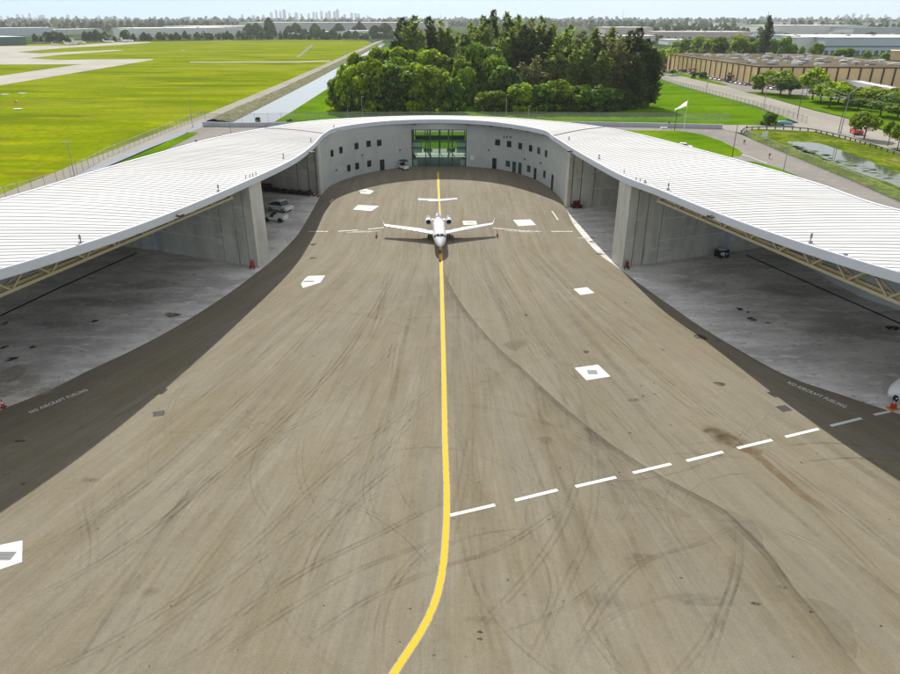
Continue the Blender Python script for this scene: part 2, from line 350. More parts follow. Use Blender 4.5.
# stony bank between road and canal: a low uneven slope
A_ = smooth_line(G([(206, 121), (240, 106), (297, 81), (345, 58.5), (380, 43)]), 6); B_ = smooth_line(G([(232, 122), (262, 106.5), (314, 80), (353, 58.5), (383, 43)]), 6)
nn = min(len(A_), len(B_)); mb = MB(); rr = []
for i in range(nn):
    a = A_[int(i * (len(A_) - 1) / (nn - 1))]; b = B_[int(i * (len(B_) - 1) / (nn - 1))]
    rr.append([(a[0] + (b[0] - a[0]) * t, a[1] + (b[1] - a[1]) * t, -.1 + (.9 * math.sin(math.pi * t ** .6) if 0 < t < 1 else 0) * random.uniform(.7, 1.3)) for t in (0, .15, .3, .5, .7, .85, 1)])
mb.loft(rr, closed=False, caps=False).build('canal_bank', M_['riprap'])['kind'] = 'structure'
sheet('yard', G([(195, 127), (300, 124.5), (560, 124.5), (722, 126), (748, 137), (790, 154.5), (850, 179), (900, 201), (1100, 300), (1300, 420), (-500, 420), (-60, 250), (60, 196), (150, 150)]), -.14, M_['road'])
sheet('drainage_channel', G([(203, 121.5), (150, 143.5), (100, 164), (50, 186), (0, 207), (0, 214), (50, 192), (100, 169), (150, 147.5), (205, 126)]), -.10, M_['channel'])
for i, p in enumerate([[(198, 131.5), (196, 134), (150, 157.5), (110, 176), (60, 200), (-50, 252), (-60, 240), (60, 190), (100, 170.5), (150, 149), (188, 132)],
                       [(258, 131.5), (234, 137), (215, 142), (190, 150), (150, 166), (184, 150.5), (196, 142), (220, 135)],
                       [(600, 128.5), (640, 130.3), (679, 130.3), (702, 134), (721, 140.5), (739, 149.5), (743, 153), (740, 155.5), (727, 156.3), (705, 154), (650, 156), (600, 146)],
                       [(736, 160), (755, 161.2), (780, 168), (802, 177), (780, 190), (730, 180)]]):
    sheet('grass_island', G(p), -.10, M_['lawn'])
sheet('grass_island', [(-45, 203), (42, 203), (50, 233), (-55, 233)], -.10, M_['lawn'])
sheet('patio', [(-20, 184), (15, 184), (15, 202.5), (-20, 202.5)], -.10, M_['taxi'])
sheet('street', G([(640, 65), (654.5, 69), (727, 86), (745, 92), (770, 97.6), (813.6, 110), (843, 117), (900, 136), (1050, 190), (1050, 212), (900, 150), (880, 146), (860, 142), (817, 131.5), (798, 122), (756, 105.6), (676, 84), (651.6, 75), (640, 71.5)]), -.10, M_['street'])
sheet('driveway', G([(718, 124.5), (745, 124.5), (775, 125.5), (800, 122.5), (822, 131), (813, 131.3), (760, 128.6), (747, 129.2), (743, 133), (738, 132), (718, 128)]), -.09, M_['street'])
sheet('parking_lot', G([(640, 63.5), (664, 66.5), (757, 85.5), (900, 87.5), (980, 100), (845, 99.5), (765, 91.5), (745, 92), (727, 85.8), (655, 68.5)]), -.15, M_['road'])
sheet('grass_verge', G([(747, 92.6), (770, 97), (813.6, 109.2), (843, 116), (900, 134.5), (1050, 186), (1050, 120), (845, 99.3), (768, 91.7)]), -.13, M_['lawn'])
sheet('grass_verge', G([(668, 70.2), (700, 77), (728, 84.7), (722, 85.2), (690, 78), (662, 71)]), -.05, M_['lawn'])
sheet('pond_bank', G([(747, 129.3), (760, 128.7), (813, 131.4), (862, 142.5), (900, 151.5), (1050, 214), (1100, 290), (900, 200.5), (850, 178.5), (790, 154), (748, 136.8)]), -.12, M_['rough_grass'])
sheet('pond_water', G(smooth_line([(786, 141), (800, 141.5), (820, 143.2), (835, 148), (850, 153), (870, 161), (900, 173), (1000, 215), (1000, 235), (900, 187), (866, 175), (833, 162), (813, 152), (795, 146), (786, 141)], 8)[:-1]), -.08, M_['pond'])
mb = MB()
for i in range(150):
    t = random.random() ** 1.1; u = 796 + 100 * t + random.uniform(-4, 4); v = 143.5 + (u - 792) * .30 + random.uniform(0, 7) * min(1, .4 + (u - 790) / 60)
    c = g(u, v); r = random.uniform(.15, .9) * (1.2 - t * .6); k = 9
    mb.add([(c.x + r * math.cos(6.283 * j / k) * random.uniform(.6, 1.5) * 1.6, c.y + r * math.sin(6.283 * j / k) * random.uniform(.6, 1.3), -.074) for j in range(k)], [tuple(range(k))])
tag(mb.build('floating_weeds', mat('pond_weed', (.09, .13, .05), .8, .2, 1)), kind='stuff')

# apron
sheet('apron', [(-75, -30), (75, -30), (75, 20), (62, 60), (40, 110), (30, 150), (24, 172), (-3, 181), (-30, 174), (-34, 150), (-45, 110), (-62, 60), (-75, 20)], 0, M_['apron'])
floorL = [(-60, 38), (-52, 45), (-47, 50.8)] + [tuple(g(*p)[:2]) for p in [(0, 410), (50, 390), (87.5, 371), (125, 353.8), (175, 327.5), (225, 296), (262, 268.6), (277, 256), (295, 238), (302, 228), (311, 213), (320, 196.7)]]
floorR = [(60, 39), (52, 46), (46.5, 51.6)] + [tuple(g(*p)[:2]) for p in [(891, 411.4), (835.5, 392.9), (779.8, 372.5), (705.6, 329.8), (675, 308.8), (647.5, 289.7), (619.3, 268.6), (609, 261.2), (598.6, 253.8), (585, 239), (573.3, 224), (566, 208)]]
FL = smooth_line(floorL, 2); FR = smooth_line(floorR, 2)
sheet('hangar_floor', FL + [(-40, 150), (-50, 128), (-58, 100), (-75, 65), (-86, 30)], .004, M_['floor'])
sheet('hangar_floor', FR + [(37, 142), (48, 120), (56, 100), (73, 65), (87, 30)], .004, M_['floor'])

# ---- marks on the apron
def ribbon(mb, pts, wd, z, a0=1.0, fade=0, a1=None):
    n = len(pts); b = len(mb.v); a1 = a0 if a1 is None else a1
    for i, p in enumerate(pts):
        q0 = pts[max(i - 1, 0)]; q1 = pts[min(i + 1, n - 1)]
        d = Vector((q1[0] - q0[0], q1[1] - q0[1])).normalized(); nx, ny = -d.y, d.x
        al = 1.0
        if fade: al = min(1, i / fade, (n - 1 - i) / fade)
        for s, a in ((-.5, a0), (.5, a1)):
            mb.v.append((p[0] + nx * wd * s, p[1] + ny * wd * s, z)); mb.col.append(a * al)
    for i in range(n - 1):
        mb.f.append((b + 2 * i, b + 2 * i + 2, b + 2 * i + 3, b + 2 * i + 1)[::-1]); mb.sm.append(False)
def Ew(y): return 24 + 20 * max(0, (105 - y) / 50) ** 1.3
mb = MB()
for i in range(240):                                    # lengthwise marks that follow the curve of the hangars
    k = random.uniform(-.93, .93); y0 = random.uniform(14, 140); ln = random.uniform(12, 60); kd = random.uniform(-.12, .12)
    pts = [((k + kd * t) * Ew(y0 + ln * t) * (.82 if y0 > 0 else 1), y0 + ln * t) for t in [j / 14 for j in range(15)] if y0 + ln * t < 158]
    if len(pts) > 6:
        a = random.uniform(.08, .28); wd = random.choice([.12, .15, .2, .25, .3, .5, .8]); a *= min(1, .45 / wd + .25)
        a *= .5; ribbon(mb, pts, wd, .006, a, 4)
        if wd < .4: gx = random.choice([.6, 1.7]); ribbon(mb, [(x + gx, y) for x, y in pts], wd, .0062, a * .8, 4)
arcs = [([(190, 645), (300, 572), (380, 532), (447, 497)], .40), ([(205, 660), (330, 582), (400, 552), (447, 535)], .35), ([(295, 612), (305, 565), (325, 530), (360, 492), (410, 452)], .35),
        ([(375, 674), (376, 620), (398, 572), (440, 530)], .3), ([(290, 650), (360, 602), (430, 570), (500, 546), (570, 500)], .4), ([(560, 674), (600, 602), (640, 562), (700, 542), (735, 522)], .3),
        ([(700, 674), (716, 620), (733, 570), (735, 525)], .45), ([(650, 700), (700, 640), (728, 585), (731, 530)], .25), ([(770, 447), (830, 443), (905, 453)], .3), ([(785, 463), (850, 458), (910, 463)], .3),
        ([(0, 690), (110, 640), (230, 560), (330, 470), (440, 380)], .3), ([(0, 610), (100, 560), (210, 480), (330, 370), (390, 280)], .35), ([(60, 700), (240, 570), (330, 500), (430, 400)], .25),
        ([(0, 560), (60, 535), (160, 470), (260, 380), (340, 300)], .3), ([(395, 340), (380, 360), (320, 410), (230, 460), (120, 560)], .25), ([(385, 270), (372, 330), (330, 372), (240, 440)], .25),
        ([(318, 330), (312, 322), (318, 308), (345, 300)], .15), ([(450, 240), (490, 300), (560, 370), (650, 450)], .2), ([(520, 250), (590, 320), (680, 390), (800, 480), (900, 560)], .3),
        ([(540, 260), (640, 360), (760, 460), (900, 600)], .25), ([(75, 600), (82, 540), (76, 500), (90, 470)], .15), ([(84, 605), (91, 545), (85, 505), (99, 472)], .15), ([(110, 620), (118, 540), (112, 470)], .12),
        ([(450, 400), (500, 372), (560, 352)], .15), ([(460, 640), (520, 580), (560, 520), (580, 460)], .3), ([(520, 674), (560, 590), (590, 510), (590, 420)], .22), ([(130, 674), (210, 640), (330, 520), (430, 470)], .2),
        ([(560, 674), (580, 640), (620, 610), (690, 590)], .2), ([(0, 650), (90, 600), (150, 590)], .2)]
for px, a in arcs:
    pts = smooth_line(G(px), .8)
    for off in (0, .55):
        ribbon(mb, [(p[0] + off, p[1]) for p in pts], .2, .0066 + off * .001, a * .55, 6)
for i in range(60):                                     # tight turning marks
    c = (random.uniform(-26, 26), random.uniform(26, 70)); r = random.uniform(6, 22); a0 = random.uniform(0, 6.28); da = random.uniform(.6, 1.5)
    pts = [(c[0] + r * math.cos(a0 + da * j / 20), c[1] + r * math.sin(a0 + da * j / 20)) for j in range(21)]
    ribbon(mb, pts, .14, .0064, random.uniform(.06, .18), 5); ribbon(mb, [(x + .5, y + .1) for x, y in pts], .14, .0065, random.uniform(.04, .14), 5)
o = mb.build('tyre_marks', M_['tyre']); o['kind'] = 'structure'
# dark sealed edge where two pavings meet, with its scalloped lobes
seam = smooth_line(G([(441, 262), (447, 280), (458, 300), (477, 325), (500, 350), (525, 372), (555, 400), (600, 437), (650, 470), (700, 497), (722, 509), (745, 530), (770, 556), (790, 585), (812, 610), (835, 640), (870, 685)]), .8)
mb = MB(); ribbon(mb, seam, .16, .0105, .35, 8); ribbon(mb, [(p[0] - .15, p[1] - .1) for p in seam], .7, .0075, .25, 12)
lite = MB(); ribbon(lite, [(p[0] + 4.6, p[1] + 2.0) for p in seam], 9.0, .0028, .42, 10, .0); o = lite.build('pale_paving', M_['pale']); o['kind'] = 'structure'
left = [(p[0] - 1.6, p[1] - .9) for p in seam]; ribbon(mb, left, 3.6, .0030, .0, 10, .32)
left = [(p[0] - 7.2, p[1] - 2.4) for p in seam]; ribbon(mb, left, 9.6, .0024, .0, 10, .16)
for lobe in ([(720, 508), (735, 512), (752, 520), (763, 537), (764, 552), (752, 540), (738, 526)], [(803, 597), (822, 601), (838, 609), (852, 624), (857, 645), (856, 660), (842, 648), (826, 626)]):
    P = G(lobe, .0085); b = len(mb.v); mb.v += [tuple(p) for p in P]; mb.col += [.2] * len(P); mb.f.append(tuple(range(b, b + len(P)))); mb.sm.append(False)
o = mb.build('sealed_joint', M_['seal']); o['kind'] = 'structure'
def blobs(name, specs, z, m, n=20):
    mb = MB()
    for u, v, ru, rv, a in specs:
        c = g(u, v); e = (g(u + 1, v) - c).length; f = (g(u, v - 1) - c).length
        vs = [(c.x, c.y, z)]; cols = [a]
        for j in range(n):
            an = 6.2832 * j / n; k = 1 + .18 * math.sin(2 * an + u) + .12 * math.sin(3 * an + v) + random.uniform(-.06, .06)
            for q, al in ((.6, a), (1., 0)):
                vs.append((c.x + ru * e * math.cos(an) * k * q, c.y + rv * f * math.sin(an) * k * q, z)); cols.append(al)
        b = len(mb.v); mb.v += vs; mb.col += cols
        for j in range(n):
            k = (j + 1) % n; mb.f.append((b, b + 1 + 2 * j, b + 1 + 2 * k)); mb.f.append((b + 1 + 2 * j, b + 2 + 2 * j, b + 2 + 2 * k, b + 1 + 2 * k)); mb.sm += [False, False]
    o = mb.build(name, m); o['kind'] = 'structure'
blobs('rust_stains', [(720, 435, 16, 9, .65), (732, 441, 14, 8, .55), (750, 450, 11, 5, .6), (712, 431, 9, 4, .5), (150, 592, 12, 5, .3)], .0090, M_['oil'])
mb = MB(); ribbon(mb, smooth_line(G([(722, 432), (745, 448), (765, 463), (785, 480), (810, 500), (836, 517)]), .7), .8, .0094, .55, 4); mb.build('rust_run', M_['oil'])['kind'] = 'structure'
spots = [(158, 413, 5, 2, .8), (526, 315, 2, 1, .8), (586, 352, 3, 1.6, .9), (573, 294, 2, .8, .6), (365, 208, 1, 1, .1), (663, 350, 2, 1, .6), (641, 386, 2, .8, .6), (643, 396, 1.5, 1, .6), (655, 394, 2, .8, .6), (630, 433, 2, 1, .5), (634, 400, 8, 1.5, .4),
         (783, 408, 6, 2.2, .8), (720, 384, 7, 2, .6), (700, 337, 6, 3, .9), (718, 341, 2, 1, .5), (769, 436, 1.5, 1, .5), (480, 632, 3, 1.5, .9), (480, 639, 3, 1.5, .9), (508, 580, 2, 1.5, .4), (434, 655, 2, 1.5, .5), (313, 258, 5, 1, .7), (600, 254, 5, 1.2, .7),
         (400, 642, 1.2, 1, .7), (881, 626, 1.6, 1, .7), (812, 612, 3, 1.5, .8), (782, 587, 5, 2, .8), (756, 604, 5, 2.5, .6), (560, 468, 1, 1, .6), (20, 441, 6, 1.6, .6), (7, 474, 4, 1, .4), (23, 484, 3, 1.5, .4), (681, 578, 2, 1, .5), (420, 297, 3, 1, .2),
         (480, 620, 18, 5, .12), (640, 560, 24, 8, .14), (600, 600, 30, 10, .12), (700, 600, 30, 8, .14), (90, 480, 10, 3, .2), (515, 345, 14, 6, .2), (545, 440, 10, 4, .2)]
blobs('oil_spots', spots + [(random.uniform(20, 890), random.uniform(300, 674), random.uniform(.6, 1.8), random.uniform(.4, 1.1), random.uniform(.3, .8)) for _ in range(60)], .0098, M_['oil_dark'])
blobs('floor_spots', [(95, 321, 3, 1.5, .9), (33, 347, 3, 2, .9), (12, 359, 7, 2, .95), (5, 347, 5, 1.5, .8), (740, 309, 5, 1.5, .9), (752, 319, 6, 2, .9), (768, 323, 4, 1, .8), (893, 328, 8, 3, .9), (748, 312, 2, 1, .8)], .010, M_['oil_dark'])
blobs('rust_on_floor', [(173, 315, 10, 2.5, .9), (4, 324, 5, 2, .8), (205, 232, 3, 1, .4)], .0086, M_['oil'])
blobs('pale_patches_on_floor', [(18, 385, 26, 11, .9), (0, 380, 20, 14, .8), (38, 392, 18, 5, .7)], .0074, M_['floor_pale'])  # paler tan blobs on the left bay floor at the frame edge
blobs('dark_marks_on_floor', [(120, 300, 60, 8, .25), (60, 320, 60, 10, .2), (150, 285, 40, 5, .3), (800, 290, 50, 8, .25), (850, 330, 50, 12, .2), (700, 285, 30, 6, .2)], .0066, M_['oil_dark'])

# painted lines
def quadline(mb, a, b, wd, z, al=1.0):
    ribbon(mb, [tuple(a)[:2], tuple((a + b) / 2)[:2], tuple(b)[:2]], wd, z, al)
yl = smooth_line(G([(438, 172), (438.7, 192), (441, 258), (443.3, 350), (445, 440), (446.7, 490), (446, 530), (442.5, 570), (434, 605), (419, 635), (396, 670), (370, 712)]), 1.0)
mb = MB(); ribbon(mb, yl, .42, .0150); mb.build('yellow_taxi_line', M_['worn_yellow'])['kind'] = 'structure'
mb = MB(); ribbon(mb, yl, .56, .0130, .35); mb.build('taxi_line_edging', M_['faded_white'])['kind'] = 'structure'
mb = MB()
for a, b in [((450, 515.5), (495, 505)), ((515, 500.5), (557.5, 490)), ((575.5, 486.7), (616, 477.3)), ((633, 473), (671, 464)), ((686.5, 461), (723, 452)), ((737.5, 448.3), (772, 440)), ((785.5, 437), (818.5, 429)), ((830.5, 426), (861.5, 418.3)), ((874, 415), (890, 411.5)), ((905, 407), (930, 401))]:
    quadline(mb, g(*a), g(*b), .33, .0170)
mb.build('dashed_white_line', M_['worn_white'])['kind'] = 'structure'
mb = MB()
for a, b, al in [((308, 231.5), (328, 231.4), 1), ((338, 231.3), (358, 230), 1), ((347, 232.5), (372, 231.8), .5), ((368, 229.2), (384, 227.5), 1), ((352, 231.6), (366, 231.2), .6), ((493, 228), (520, 230.5), .9), ((520, 231), (541, 231.5), .9), ((505, 230.6), (530, 232.2), .5), ((551, 231.4), (573, 231.4), 1), ((362, 231.5), (380, 231), .5),
                 ((552, 211), (558, 220), .8), ((330, 202.5), (333, 199), .8), ((578, 238), (590, 237.5), .6), ((742, 154.3), (767, 163.4), 1)]:
    quadline(mb, g(*a), g(*b), .33, .0170, al)
mb.build('cross_line', M_['faded_white'])['kind'] = 'structure'

# lettering on the apron in front of each hangar mouth
def painted_text(body, a, b, hh):
    cu = bpy.data.curves.new('lettering', 'FONT'); cu.body = body; cu.size = 1; cu.resolution_u = 3; cu.space_character = 1.12; cu.offset = .018
    t = bpy.data.objects.new('tmp', cu); C.objects.link(t)
    me = bpy.data.meshes.new_from_object(t.evaluated_get(bpy.context.evaluated_depsgraph_get())); bpy.data.objects.remove(t)
    xs = [v.co.x for v in me.vertices]; ys = [v.co.y for v in me.vertices]; w_, h_ = max(xs) - min(xs), max(ys) - min(ys)
    d = (b - a); ln = d.length; d.normalize(); up = Vector((-d.y, d.x, 0))
    at = me.attributes.new('shade', 'FLOAT', 'POINT'); at.data.foreach_set('value', [1.6] * len(me.vertices))
    for v in me.vertices:
        x = (v.co.x - min(xs)) / w_ * ln; y = (v.co.y - min(ys)) / h_ * hh; p = a + d * x + up * y; v.co = (p.x, p.y, .0175)
    me.materials.append(M_['worn_white']); o = bpy.data.objects.new('fueling_notice', me); C.objects.link(o); o['kind'] = 'structure'
painted_text('NO AIRCRAFT FUELING', g(31, 413.6), g(88.5, 390.6), .62)
painted_text('NO AIRCRAFT FUELING', g(786.5, 383.2), g(844.5, 408), .62)

# drains in their white pads
M_['pad'] = decal_mat('pad_paint', (.74, .73, .66), noise=2.4, nlo=.22, nhi=.40)
def drain(px, gr, label, m='pad', gm='pole_dark'):
    c = sum(G(px), Vector()) / len(px)
    e = empty('drain', c, 0, label, 'drain', 'drains set in white pads on the apron')
    P = [p - c for p in G(px)]
    mb = MB(); mb.v = [(p.x, p.y, .0125) for p in P]; mb.col = [1.] * len(P); mb.f = [tuple(range(len(P)))]; mb.sm = [False]; o = mb.build('painted_pad', M_[m], e)
    if o.data.polygons[0].normal.z < 0: o.data.flip_normals()
    if gr:
        mb = MB()
        for i in range(7):
            y = -gr[1] / 2 + gr[1] * (i + .5) / 7
            mb.box((gr[2], gr[3] + y, .022), (gr[0], gr[1] / 14 * 1.3, .014))
        mb.box((gr[2], gr[3], .0155), (gr[0] * 1.05, gr[1] * 1.05, .004))
        mb.build('grate', M_[gm], e)
drain([(574.5, 368), (598, 364.7), (610.5, 376.5), (586.5, 380.3)], (1.0, .95, 0, 0), 'white drain pad with small grey grate, largest on the right half of apron', gm='grey')
drain([(573.5, 289), (587, 287.3), (594.5, 293), (580.5, 295)], None, 'small white pad right of the yellow line, nearest to the grated one')
drain([(305, 278.5), (308.5, 276), (325, 275.5), (320.5, 282.5), (303, 288), (301, 284)], (1.4, .5, -.2, -.3), 'white pad with a dark slot near the left shadow edge')
drain([(-24, 561), (-14, 548), (22.5, 540.5), (22, 562), (-16, 575)], (1.7, .8, (g(1, 555) - g(-1, 557)).x + .1, .1), 'large white drain pad cut off by the left frame edge', gm='grey')
drain([(353, 209.5), (358, 205), (379, 206), (371.5, 211)], None, 'white pad lying left of the jet near the office wall')
drain([(359, 190.5), (366, 189), (374, 191), (370, 194), (361, 193.5)], (1.8, .9, -.8, .4), 'white pad under a black oil patch by the left shadow')
drain([(513, 220), (530.5, 219.5), (536, 225), (518.5, 226)], None, 'wide pale pad right of the jet wing')
drain([(462.5, 221), (476, 221), (477, 224.5), (463.5, 224.8)], (1.2, .8, 0, 0), 'small pale pad just behind the jet right wing', gm='grey')
def vault(p, r, label, cat):
    c = g(*p); c.z = 0; e = empty('manhole', c, 0, label, cat)
    MB().box((0, 0, .012), (r, r * .9, .014), .3).build('cover', M_['iron'], e)
    mb = MB()
    for i in range(4): mb.box((0, (-.36 + .24 * i) * r, .022), (r * .8, .05 * r, .006), .3)
    mb.build('rib', M_['pole_dark'], e)
vault((784, 408.5), 1.1, 'square grey cover at the edge of the right dark band', 'manhole'); vault((159, 413.5), 1.0, 'square grey cover at the edge of the left shadow band', 'manhole')
for px in ([(0, 316), (60, 287.5), (137, 253)], [(746, 255), (820, 288), (900, 323.5), (960, 350)]):
    mb = MB(); ribbon(mb, G(px), .42, .012); mb.build('floor_trench', M_['black'])['kind'] = 'structure'
#%%PART3
# ================================================================ THE CURVED HANGAR
hangar = empty('hangar', (0, 180, 0), 0, 'horseshoe hangar with white ribbed roof, open bays both sides and curved grey office wall', 'hangar')
hinv = Matrix.Translation((0, -180, 0))
def hp(mb, name, m):
    mb.v = [(x, y - 180, z) for x, y, z in mb.v]; return mb.build(name, m, hangar)
def zo(y): return 12.7 - (y - 57) * .021
def outer(u, v):
    y = 120.
    for _ in range(30): y = g(u, v, zo(y)).y
    p = g(u, v, zo(y)); return p
pairs = [((-51, 34), (-88, 26)), ((-46.5, 42), (-84, 33)), ((-42.5, 49), (-80, 41)), ((0, 269.7), (-75, 51)), ((59, 252), (-70, 61)), ((120, 232), (-65, 72.5)),
         ((179, 209.7), 'px', (0, 200)), ((240, 184), 'px', (100, 170)), ((291, 160.4), 'px', (163, 152)), ((312, 145.6), 'px', (215, 138)), ((324, 133.7), 'px', (265, 128.5)), ((340, 127), 'px', (310, 121.5)),
         ((385, 121.3), 'px', (370, 117.6)), ((438, 119.5), 'px', (438, 116)), ((490, 121.7), 'px', (505, 118)), ((540, 129.5), 'px', (565, 122.7)), ((555, 137.4), 'px', (610, 128.5)), ((577, 151), 'px', (650, 137)),
         ((620, 174.5), 'px', (735, 159.5)), ((660, 190), 'px', (815, 183)), ((719, 213.8), 'px', (900, 210.5)), ((780, 236), (67, 70.5)), ((839, 255), (72, 60)), ((900, 273), (77, 50)),
         ((42, 49), (81, 41)), ((46, 42), (85, 33)), ((51, 34), (89, 26))]
ctl = []
for i, pr in enumerate(pairs):
    a = pr[0]
    if 3 <= i <= 23: p = on_edge(a[0], a[1], .9)
    else: p = Vector((a[0], a[1], zb(a[1]) + .9))
    q = outer(*pr[2]) if pr[1] == 'px' else Vector((pr[1][0], pr[1][1], zo(pr[1][1])))
    ctl.append((p.x, p.y, p.z, q.x, q.y, q.z))
fine = smooth_line(ctl, .2)
strips = [fine[0]]; acc = 0
for a, b in zip(fine, fine[1:]):
    acc += math.dist(a[:2], b[:2])
    if acc >= 1.0: strips.append(b); acc = 0
TT = [0, .08, .2, .35, .5, .65, .8, .92, 1]
def roof_pt(s, t, dz=0.0):
    x = s[0] + (s[3] - s[0]) * t; y = s[1] + (s[4] - s[1]) * t; z = s[2] + (s[5] - s[2]) * t + .25 * math.sin(math.pi * t) * min(1, math.dist(s[:2], s[3:5]) / 30)
    return (x, y, z + dz)
mb = MB(); ns = len(strips)
for i in range(ns - 1):                       # lapped panels: the edge nearer the camera stands 14 cm proud
    a, b = strips[i], strips[i + 1]
    lo = a[1] < b[1]
    A1 = [roof_pt(a, t, .065 if lo else .0) for t in TT]; B1 = [roof_pt(b, t, 0 if lo else .065) for t in TT]
    mb.loft([A1, B1], closed=False, caps=False, smooth=False)
    if lo: mb.loft([[roof_pt(a, t, 0) for t in TT], A1], closed=False, caps=False, smooth=False)
    else: mb.loft([B1, [roof_pt(b, t, 0) for t in TT]], closed=False, caps=False, smooth=False)
hp(mb, 'roof_panels', M_['roof'])
# fascia: rounded lip all along the inner edge
mb = MB(); rings = []
for i, s in enumerate(strips):
    n = Vector((s[0] - s[3], s[1] - s[4], 0)).normalized(); z = s[2]
    P = [(-.12, .03), (-.12, .09), (.10, .09), (.13, -.02), (.02, -.80), (-.02, -.88), (-.5, -.88)]
    rings.append([(s[0] + n.x * a, s[1] + n.y * a, z + b) for a, b in P])
mb.loft(rings, closed=False, caps=False, smooth=False); hp(mb, 'fascia', M_['fascia'])
mb = MB(); rings = []
for s in strips:
    n = Vector((s[3] - s[0], s[4] - s[1], 0)).normalized()
    rings.append([(s[3] + n.x * a, s[4] + n.y * a, s[5] + b) for a, b in [(-.5, .14), (.05, .14), (.12, -.1), (.12, -.7), (-.5, -.7)]])
mb.loft(rings, closed=False, caps=False); hp(mb, 'outer_fascia', M_['fascia'])
mb = MB()
mb.loft([[roof_pt(s, t, -.75) for t in TT] for s in strips[::2] + [strips[-1]]], closed=False, caps=False, smooth=False)
for i in range(2, ns - 2, 6):
    s = strips[i]; n = (Vector(strips[i + 1][:2]) - Vector(strips[i - 1][:2])).normalized()
    for t0, t1 in zip(TT[:-1], TT[1:]):
        a = roof_pt(s, max(t0, .03), -.78); b = roof_pt(s, min(t1, .97), -.78)
        vs = [(a[0] + n.x * k, a[1] + n.y * k, a[2] + h) for k, h in ((-.15, 0), (.15, 0), (.15, -.5), (-.15, -.5))] + [(b[0] + n.x * k, b[1] + n.y * k, b[2] + h) for k, h in ((-.15, 0), (.15, 0), (.15, -.5), (-.15, -.5))]
        mb.add(vs, [(0, 4, 5, 1), (1, 5, 6, 2), (2, 6, 7, 3), (3, 7, 4, 0)])
hp(mb, 'soffit', M_['soffit'])
def near_strip(u, v):
    p = on_edge(u, v, .9); return min(range(ns), key=lambda i: math.dist(strips[i][:2], p[:2]))
for (u, v) in ((324, 133.7), (552, 136)):     # expansion joints across the roof
    i = near_strip(u, v); s = strips[i]; n = (Vector(strips[i + 1][:2]) - Vector(strips[i - 1][:2])).normalized(); mb = MB()
    for t0, t1 in zip(TT[:-1], TT[1:]):
        a = roof_pt(s, t0, .0); b = roof_pt(s, t1, .0); vs = []
        for c in (a, b): vs += [(c[0] + n.x * k, c[1] + n.y * k, c[2] + h) for k, h in ((-.1, 0), (-.1, .16), (.1, .16), (.1, 0))]
        mb.add(vs, [(0, 4, 5, 1), (1, 5, 6, 2), (2, 6, 7, 3)])
    hp(mb, 'expansion_joint', M_['grey'])
def roof_at(u, v):
    y = 90.; z = 12.5
    for _ in range(20):
        p = g(u, v, z); z = zb(p.y) + .95
    return g(u, v, z)
for u, v, h in [(81, 243, 1), (218.5, 191, 1), (283.5, 158, .9), (311, 141.5, .8), (668, 189.5, 1), (810, 242.5, 1.1), (599, 158.5, .8), (569, 139.5, .7), (334, 127, .6), (645, 183, .5), (845, 255, .2)]:
    p = roof_at(u, v); mb = MB(); mb.tube((p.x, p.y, p.z - .1), (p.x, p.y, p.z + .55 * h), .06, n=8); mb.tube((p.x, p.y, p.z + .45 * h), (p.x, p.y, p.z + .85 * h), .12, .10, n=8)
    mb.box((p.x, p.y, p.z + .1), (.36, .36, .1)); hp(mb, 'roof_vent', M_['grey'])
for u, v in [(250, 177), (253, 176), (256, 175), (246, 178), (640, 181.5), (636, 180), (624, 172.5)]:
    p = roof_at(u, v); mb = MB(); mb.box((p.x, p.y, p.z + .2), (.1, .1, .5)); hp(mb, 'roof_bracket', M_['grey'])
for u, v in [(173, 215), (716, 215.5), (308, 152), (571, 150.5), (411, 121), (462, 121)]:
    p = on_edge(u, v, .4); s = strips[near_strip(u, v)]; n = Vector((s[0] - s[3], s[1] - s[4], 0)).normalized(); mb = MB()
    q = p + n * .9; mb.tube(p - n * .3, q, .07, n=6); mb.box(q, (.5, .35, .25), math.atan2(n.y, n.x)); t = Vector((-n.y, n.x, 0)); mb.box(q + t * .5, (.35, .3, .22), math.atan2(n.y, n.x))
    hp(mb, 'floodlight', M_['pole_dark'])

# back walls under the outer edge
def wall_strip(pts, tops, thick, name, m, z0=-.12):
    mb = MB(); rings = []
    n = len(pts)
    for i, p in enumerate(pts):
        q0 = pts[max(i - 1, 0)]; q1 = pts[min(i + 1, n - 1)]; d = Vector((q1[0] - q0[0], q1[1] - q0[1], 0)).normalized(); nx, ny = -d.y, d.x
        rings.append([(p[0], p[1], z0), (p[0] + nx * thick, p[1] + ny * thick, z0), (p[0] + nx * thick, p[1] + ny * thick, tops[i]), (p[0], p[1], tops[i])])
    mb.loft(rings, smooth=False); return hp(mb, name, m)
back = [(s[3] + (s[0] - s[3]) * .03, s[4] + (s[1] - s[4]) * .03, s[5]) for s in strips]
L_ = [b for b in back if b[0] < -9.6]; R_ = [b for b in back if b[0] > 4.1]
yb = (L_[-1][1] + R_[0][1]) / 2
wall_strip(L_[::4] + [L_[-1]], [b[2] - .3 for b in L_[::4] + [L_[-1]]], .35, 'back_wall', M_['grey_wall'])
wall_strip([R_[0]] + R_[1::4], [b[2] - .3 for b in [R_[0]] + R_[1::4]], .35, 'back_wall', M_['grey_wall'])

